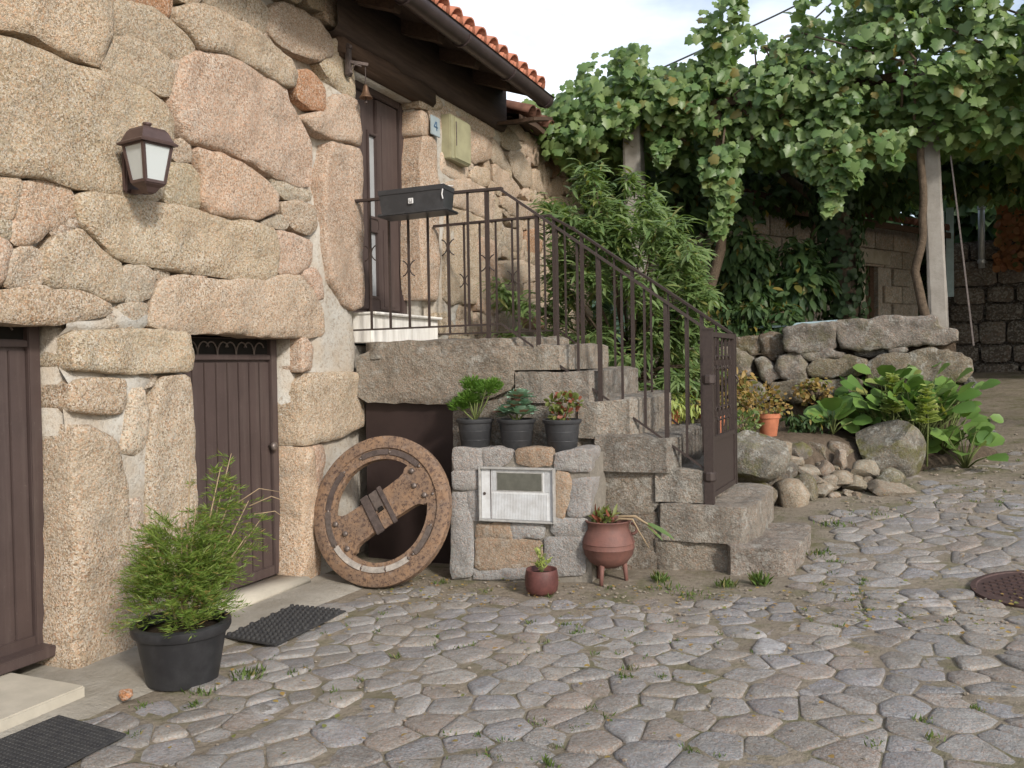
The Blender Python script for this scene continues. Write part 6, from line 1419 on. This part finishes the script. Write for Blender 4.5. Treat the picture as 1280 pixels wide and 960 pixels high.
for i, (x, y, z1, lab) in enumerate(((3.42, 8.0, 1.22, 'taller lime green flower spike rising from the broad leaves'), (3.68, 7.95, 1.12, 'shorter lime green spike at the right of the broad leaves'))):
    t = thing('flower_spike', lab, 'plant', (x, y, .5), 'lime green spikes'); b = MB(); b.tube([(x, y, .45), (x+.01, y, .85), (x, y, z1)], [.008, .006, .003], 6); b.build('stem', M['stem'], t, True); n_ = 110; f = nrs.rand(n_); zz = .88+(z1-.88)*f if i == 0 else .80+(z1-.80)*f; aa = nrs.uniform(0, 6.28, n_); r_ = .012+.03*nrs.rand(n_)*(1.2-f)
    leaves(t, 'small_leaves', T_oval(.34), np.stack([x+r_*np.cos(aa)*.4, y+r_*np.sin(aa)*.4, zz], 1), np.stack([np.cos(aa), np.sin(aa), .35+0*aa], 1), np.stack([0*aa, -.3+0*aa, 1+0*aa], 1), .03+.08*(1-f)*nrs.rand(n_)+.02, M['lime'])
# terracotta pots in the bed and dry plants
for i, (x, y, z, r, h, lab, dry) in enumerate(((2.46, 7.6, .70, .095, .20, 'upright orange clay pot with dry yellow twigs, right of the gate', 1), (2.05, 7.3, .74, .11, .17, 'clay pot seen between the lower railing bars', 1), (1.72, 7.15, .80, .10, .16, 'clay pot low behind the middle of the railing', 0), (2.30, 7.35, .68, .13, .07, 'shallow clay bowl left of the upright pot', 0))):
    t = thing('terracotta_pot', lab, 'flower pot', (x, y, z), 'clay pots on the planting bed'); b = MB(); b.lathe([(r*.68, 0), (r*.7, .004), (r*.93, h*.80), (r*1.02, h*.81), (r*1.03, h), (r*.94, h), (r*.9, h*.8), (0, h*.78)], (x, y, z), 26); b.build('pot', M['terracotta'], t, angle=45); b = MB(); b.lathe([(r*.9, h*.82), (0, h*.86)], (x, y, z), 14); b.build('soil', M['soil'], t)
    n_ = 420 if dry and i == 0 else 150; u = unit(n_); c_ = np.array([x-.08 if i == 0 else x, y, z+h+.09]); P = c_+u*nrs.rand(n_, 1)**.5*np.array([.26 if i == 0 else .14, .12, .17 if i == 0 else .10]); leaves(t, 'dry_leaves' if dry else 'small_leaves', T_oval(.4), P, u+np.array([0, 0, -.2]), unit(n_), nrs.uniform(.02, .045, n_), M['dryleaf'] if dry else M['peach'])
    stems(t, (x, y, z+h*.8), [tuple(P[k_]) for k_ in range(0, 120, 8)], .003, M['dry_stem'])
bushy('dry_weeds', 'straggly yellowing weeds hanging on the stone wall', 'plant', (2.78, 8.35, 1.05), (.18, .10, .2), 260, T_oval(.4), M['dryleaf'], .045, .008, seed=61, lumps=10, base=(2.75, 8.4, .7))
bushy('bed_weeds', 'green and straw weeds among the stones left of the broad leaves', 'plant', (2.72, 7.95, .78), (.26, .3, .12), 420, T_lance(.16), M['bush'], .06, False, seed=62, lumps=8, base=(2.72, 7.95, .66))
bushy('rust_shrub', 'red brown shrub low between the railing and the terrace wall', 'plant', (2.0, 8.2, 1.15), (.4, .2, .22), 420, T_lance(.2), M['dryleaf'], .08, .015, seed=64, lumps=10, base=(2.0, 8.2, .75))
bushy('green_undergrowth', 'pale green weeds under the peach tree', 'plant', (1.3, 7.0, .98), (.75, .4, .22), 1500, T_lance(.14), M['lime'], .075, False, seed=65, lumps=14, base=(1.3, 7.0, .8))

# ------------------------------------------------------------------ long shed, retaining wall, far things
def fl(a, b_, s_): return Vector(a).lerp(Vector(b_), s_)
A = Vector((.25, 8.95, 0)); B = Vector((3.87, 15.4, 0)); sdir = (B-A).normalized(); snor = Vector((sdir.y, -sdir.x, 0))
shed = thing('long_shed', 'long shadowed shed of grey blocks with a low dark roof behind the pergola', 'shed', (2.0, 12.2, 1.4)); SLn = (B-A).length
def SP(s_, z, d): return A+sdir*s_+Vector((0, 0, z))+snor*d
rs = Matrix.Rotation(math.atan2(sdir.y, sdir.x), 3, 'Z')
D0, D1 = 5.62, 6.22
b = MB(); b.box(SP((D0+1.3)/2, 2.35, -.15), (D0-1.3, .26, 2.0), rs); b.box(SP((D1+SLn)/2, 2.35, -.15), (SLn-D1, .26, 2.0), rs); b.box(SP((D0+D1)/2, 3.08, -.15), (D1-D0, .26, .54), rs); b.box(SP(SLn, 2.35, -1.6)-sdir*.14, (.26, 2.8, 2.0), rs); b.build('shed_wall_core', M['blockwall'], shed)
bb = MB(); bb.bev((0, 0, 0), (.50, .05, .255), .008); bme = mesh_np('block', bb.v, bb.f, M['blockwall'], False)
for r_ in range(7):
    s_ = 2.2+(.26 if r_ % 2 else 0)
    while s_ < SLn-.3:
        z = 1.52+r_*.268
        if not (D0-.28 < s_ < D1+.28 and z < 2.75):
            o = link_mesh('block', bme, shed, None, SP(s_, z, .0)-shed.location); o.rotation_euler = (0, 0, math.atan2(sdir.y, sdir.x)); k_ = rnd.uniform(.75, 1.15); o.color = (k_, k_*.98, k_*.95, 1)
        s_ += .515
b = MB(); b.bev(SP((D0+D1)/2, 2.86, .02), (.95, .12, .2), .01, rs); b.build('door_lintel', M['concrete'], shed)
b = MB(); b.bev(SP(D0+.03, 2.15, .0), (.10, .16, 1.3), .01, rs); b.build('door_jamb', M['pale_stone'], shed)
b = MB(); b.box(SP((D0+D1)/2+.05, 2.1, -.13), (D1-D0, .04, 1.35), rs); sdoor = b.build('door', M['dark_hole'], shed)
for i in range(4): b = MB(); b.bev(SP(D0+.14+i*.135, 2.1, -.10), (.12, .02, 1.3), .004, rs); b.build('plank', M['old_wood'], sdoor)
b = MB(); V = [SP(1.7, 3.30, .42), SP(SLn+.3, 3.30, .42), SP(SLn+.3, 4.25, -3.2), SP(1.7, 4.25, -3.2)]; b.add(V+[v-Vector((0, 0, .09)) for v in V], [(0, 1, 2, 3), (7, 6, 5, 4), (0, 4, 5, 1), (1, 5, 6, 2), (2, 6, 7, 3), (3, 7, 4, 0)]); b.build('shed_roof', M['old_wood'], shed)
for i in range(27):
    o = link_mesh('shed_tile', otm, shed, None, SP(1.8+i*.215, 3.32, .44)-shed.location); o.rotation_euler = (0, 0, math.atan2(snor.y, snor.x))
rw = thing('far_retaining_wall', 'dark stone retaining wall along the shaded end of the track', 'stone wall', (6, 15.6, .9))
RA = Vector((4.2, 15.9, 0)); RB = Vector((9.5, 14.6, 0)); rd = (RB-RA).normalized(); rn = Vector((rd.y, -rd.x, 0)); RL = (RB-RA).length; rfr = (RA, rd, Vector((0, 0, 1)), rn)
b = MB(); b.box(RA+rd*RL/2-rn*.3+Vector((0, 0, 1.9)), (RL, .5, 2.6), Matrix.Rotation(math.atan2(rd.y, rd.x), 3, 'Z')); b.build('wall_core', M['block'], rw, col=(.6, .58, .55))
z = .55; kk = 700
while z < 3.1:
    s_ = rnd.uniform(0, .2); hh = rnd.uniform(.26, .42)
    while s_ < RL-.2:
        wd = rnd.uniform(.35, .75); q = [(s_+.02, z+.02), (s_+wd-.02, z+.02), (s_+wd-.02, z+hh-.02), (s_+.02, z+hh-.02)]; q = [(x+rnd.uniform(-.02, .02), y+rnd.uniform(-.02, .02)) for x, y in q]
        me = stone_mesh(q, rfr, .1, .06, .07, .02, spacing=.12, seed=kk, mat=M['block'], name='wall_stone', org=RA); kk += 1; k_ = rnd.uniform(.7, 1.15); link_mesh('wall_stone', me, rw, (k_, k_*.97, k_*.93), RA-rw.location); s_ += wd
    z += hh
cr_ = thing('red_creeper', 'red brown creeper covering the top of the far wall', 'creeper', (6.2, 15.0, 3.0)); n_ = 1500; ss = nrs.uniform(.85, 3.6, n_); zz = 2.75+1.1*nrs.rand(n_)**1.2; P = np.array([tuple(RA+rd*s_+rn*rnd.uniform(.06, .3)) for s_ in ss]); P[:, 2] = zz; leaves(cr_, 'creeper_leaves', T_oval(.5), P, np.array([0, 0, -1.])+.6*unit(n_), np.array(rn)+.5*unit(n_), nrs.uniform(.07, .13, n_), M['creeper'])
trunk(cr_, [tuple(RA+rd*2.0+rn*.08+Vector((0, 0, .9))), tuple(RA+rd*2.1+rn*.1+Vector((0, 0, 3)))], .03, .015, 'stem')
dp = thing('drain_pipe', 'pale grey vertical pipe standing on the far wall', 'pipe', tuple(RA+rd*.62+rn*.1+Vector((0, 0, 2.7)))); b = MB(); q = RA+rd*.62+rn*.12; b.tube([q+Vector((0, 0, 2.75)), q+Vector((0, 0, 4.05))], .05, 12); b.build('pipe', M['galv'], dp, True)
for zc in (2.85, 3.7): b = MB(); b.lathe([(.052, -.03), (.062, -.025), (.062, .025), (.052, .03)], q+Vector((0, 0, zc)), 12); b.bar(q+Vector((0, 0, zc)), q+Vector((0, 0, zc))-rn*.14, .03, .02); b.build('pipe_clip', M['galv'], dp)
bd = thing('blue_boards', 'pale blue grey boards glimpsed beside the shed end', 'fence', (4.35, 15.4, 2.2))
for i in range(2): b = MB(); b.bev((4.18+i*.13, 15.35+i*.02, 3.0), (.11, .03, 1.3+.1*(i % 2)), .005); b.build('board', M['pale_blue'], bd)
bpipe = thing('pale_blue_rail', 'thin pale blue pipe rail lying on the terrace wall behind the gate', 'rail', (2.1, 9.0, 1.6)); b = MB(); b.bar((2.07, 8.98, 1.672), (2.95, 8.96, 1.712), .035, .03); b.build('rail', M['pale_blue'], bpipe); b = MB(); b.bar((2.09, 8.98, 1.45), (2.09, 8.98, 1.66), .02); b.build('rail_foot', M['pale_blue'], bpipe)
mh = thing('manhole_cover', 'round rusty manhole cover set in the cobbles', 'manhole cover', (4.1, 5.02, gz(4.1, 5.02))); mc_ = Vector((4.1, 5.02, gz(4.1, 5.02))); mt = Matrix.Rotation(R(-2.9), 3, 'Y') @ Matrix.Rotation(R(3.0), 3, 'X')
b = MB(); b.lathe([(.335, -.03), (.335, .008), (.31, .010), (.305, .004), (0, .004)], mc_, 40, mt); b.build('cover_plate', M['manhole'], mh, angle=40)
b = MB()
for i in range(-9, 10):
    for j in range(-9, 10):
        x, y = i*.032, j*.032
        if x*x+y*y < .27**2 and (i+j) % 2 == 0: b.box(mc_+mt @ Vector((x, y, .007)), (.024, .024, .008), mt)
b.build('tread_studs', M['manhole'], mh, kind='stuff')
for i, (p, q, lab) in enumerate((((-8.5, 17.6, 5.2), (12, 27, 15.8), 'upper black cable slanting across the sky over the vine'), ((-2.2, 21, 6.4), (5.2, 22.5, 12.6), 'second cable at the top of the picture beside the vine tip'))):
    t = thing('overhead_cable', lab, 'cable', p, 'overhead cables'); b = MB(); b.tube([Vector(p).lerp(Vector(q), f)-Vector((0, 0, .5*math.sin(math.pi*f))) for f in np.linspace(0, 1, 14)], .022, 5); b.build('cable', M['cable'], t)
hl = MB(); V = []; F = []; xs = np.linspace(-160, 160, 60)
for x in xs:
    hgt = 18+10*noise.noise(Vector((x*.02, 0, 3)))+3*noise.noise(Vector((x*.11, 1, 0)))+10*math.exp(-((x+70)/40)**2)
    for f in np.linspace(0, 1, 9): V.append((x, 120+110*f, -3+hgt*math.sin(f*math.pi/2)+1.5*noise.noise(Vector((x*.15, f*9, 2)))))
for i in range(59):
    for k_ in range(8): a = i*9+k_; F.append((a, a+9, a+10, a+1))
hl.add(V, F); tag(hl.build('hills', M['hill'], None, True), kind='structure')

# ------------------------------------------------------------------ grass in the joints, fallen leaves
P = []; D = []; S = []
def tuft(x, y, n_, r, h):
    for _ in range(n_): a = rnd.uniform(0, 6.28); q = rnd.random()*r; P.append((x+q*math.cos(a), y+q*math.sin(a), gz(x, y)-.012)); D.append((rnd.gauss(0, .6), rnd.gauss(0, .6), 1)); S.append(h*rnd.uniform(.4, 1.1))
for _ in range(1900):
    c = rnd.choice(cobs); x = c[1].x+rnd.choice((-1, 1))*.095; y = c[1].y+rnd.choice((-1, 1))*.075
    if noise.noise(Vector((x*1.2, y*1.2, 6)))+.5*noise.noise(Vector((x*4, y*4, 6))) > .10: tuft(x, y, rnd.randint(6, 18), .035, rnd.uniform(.018, .034))
for x, y, n_, r, h in ((.80, 3.02, 70, .09, .05), (.73, 2.80, 40, .07, .04), (2.16, 4.98, 60, .06, .07), (2.55, 4.92, 50, .07, .06), (2.72, 4.98, 60, .05, .09), (2.25, 4.8, 60, .12, .04), (1.9, 4.78, 26, .05, .03), (.86, 4.73, 30, .05, .04), (2.4, 4.7, 60, .12, .035), (3.0, 5.6, 50, .10, .05), (3.05, 6.3, 60, .16, .05), (3.3, 6.6, 60, .25, .04), (1.62, 4.55, 22, .04, .03), (1.2, 4.6, 20, .06, .03), (.62, 2.6, 20, .05, .03)): tuft(x, y, n_, r, h)
grs = link_mesh('grass', cloud_mesh('grass', T_quad(.11), P, D, unit(len(P)), S, M['grass'])); tag(grs, kind='stuff')
n_ = 900; P = []
for _ in range(n_): x = rnd.uniform(.6, 4.6); y = rnd.choice((rnd.uniform(2.2, 7.5), rnd.uniform(4.2, 5.0))); P.append((x, y, gz(x, y)+.012))
P = [p for p in P if not (p[0] < 2.9 and p[1] > 4.85)]
me = cloud_mesh('fallen_leaf_litter', T_oval(.4), P, nrs.normal(size=(len(P), 3))*[1, 1, .1], np.array([0, 0, 1.])+.3*unit(len(P)), nrs.uniform(.008, .028, len(P)), M['dryleaf']); tag(link_mesh('leaf_litter', me), kind='stuff')
gv = MB(); iv0, if0 = ico(1)
for _ in range(1500):
    x = rnd.uniform(.55, 5.0); y = rnd.choice((rnd.uniform(4.3, 4.95), rnd.uniform(2.0, 11), rnd.uniform(6.3, 9)))
    if x < 2.95 and y > 4.85: continue
    r = rnd.uniform(.003, .010)*(1 if y < 5 else 1.6); gv.add([Vector((x, y, gz(x, y)-.004))+Vector((v.x*r*1.3, v.y*r, v.z*r*.7)) for v in iv0], if0)
tag(gv.build('gravel', M['loose']), kind='stuff')
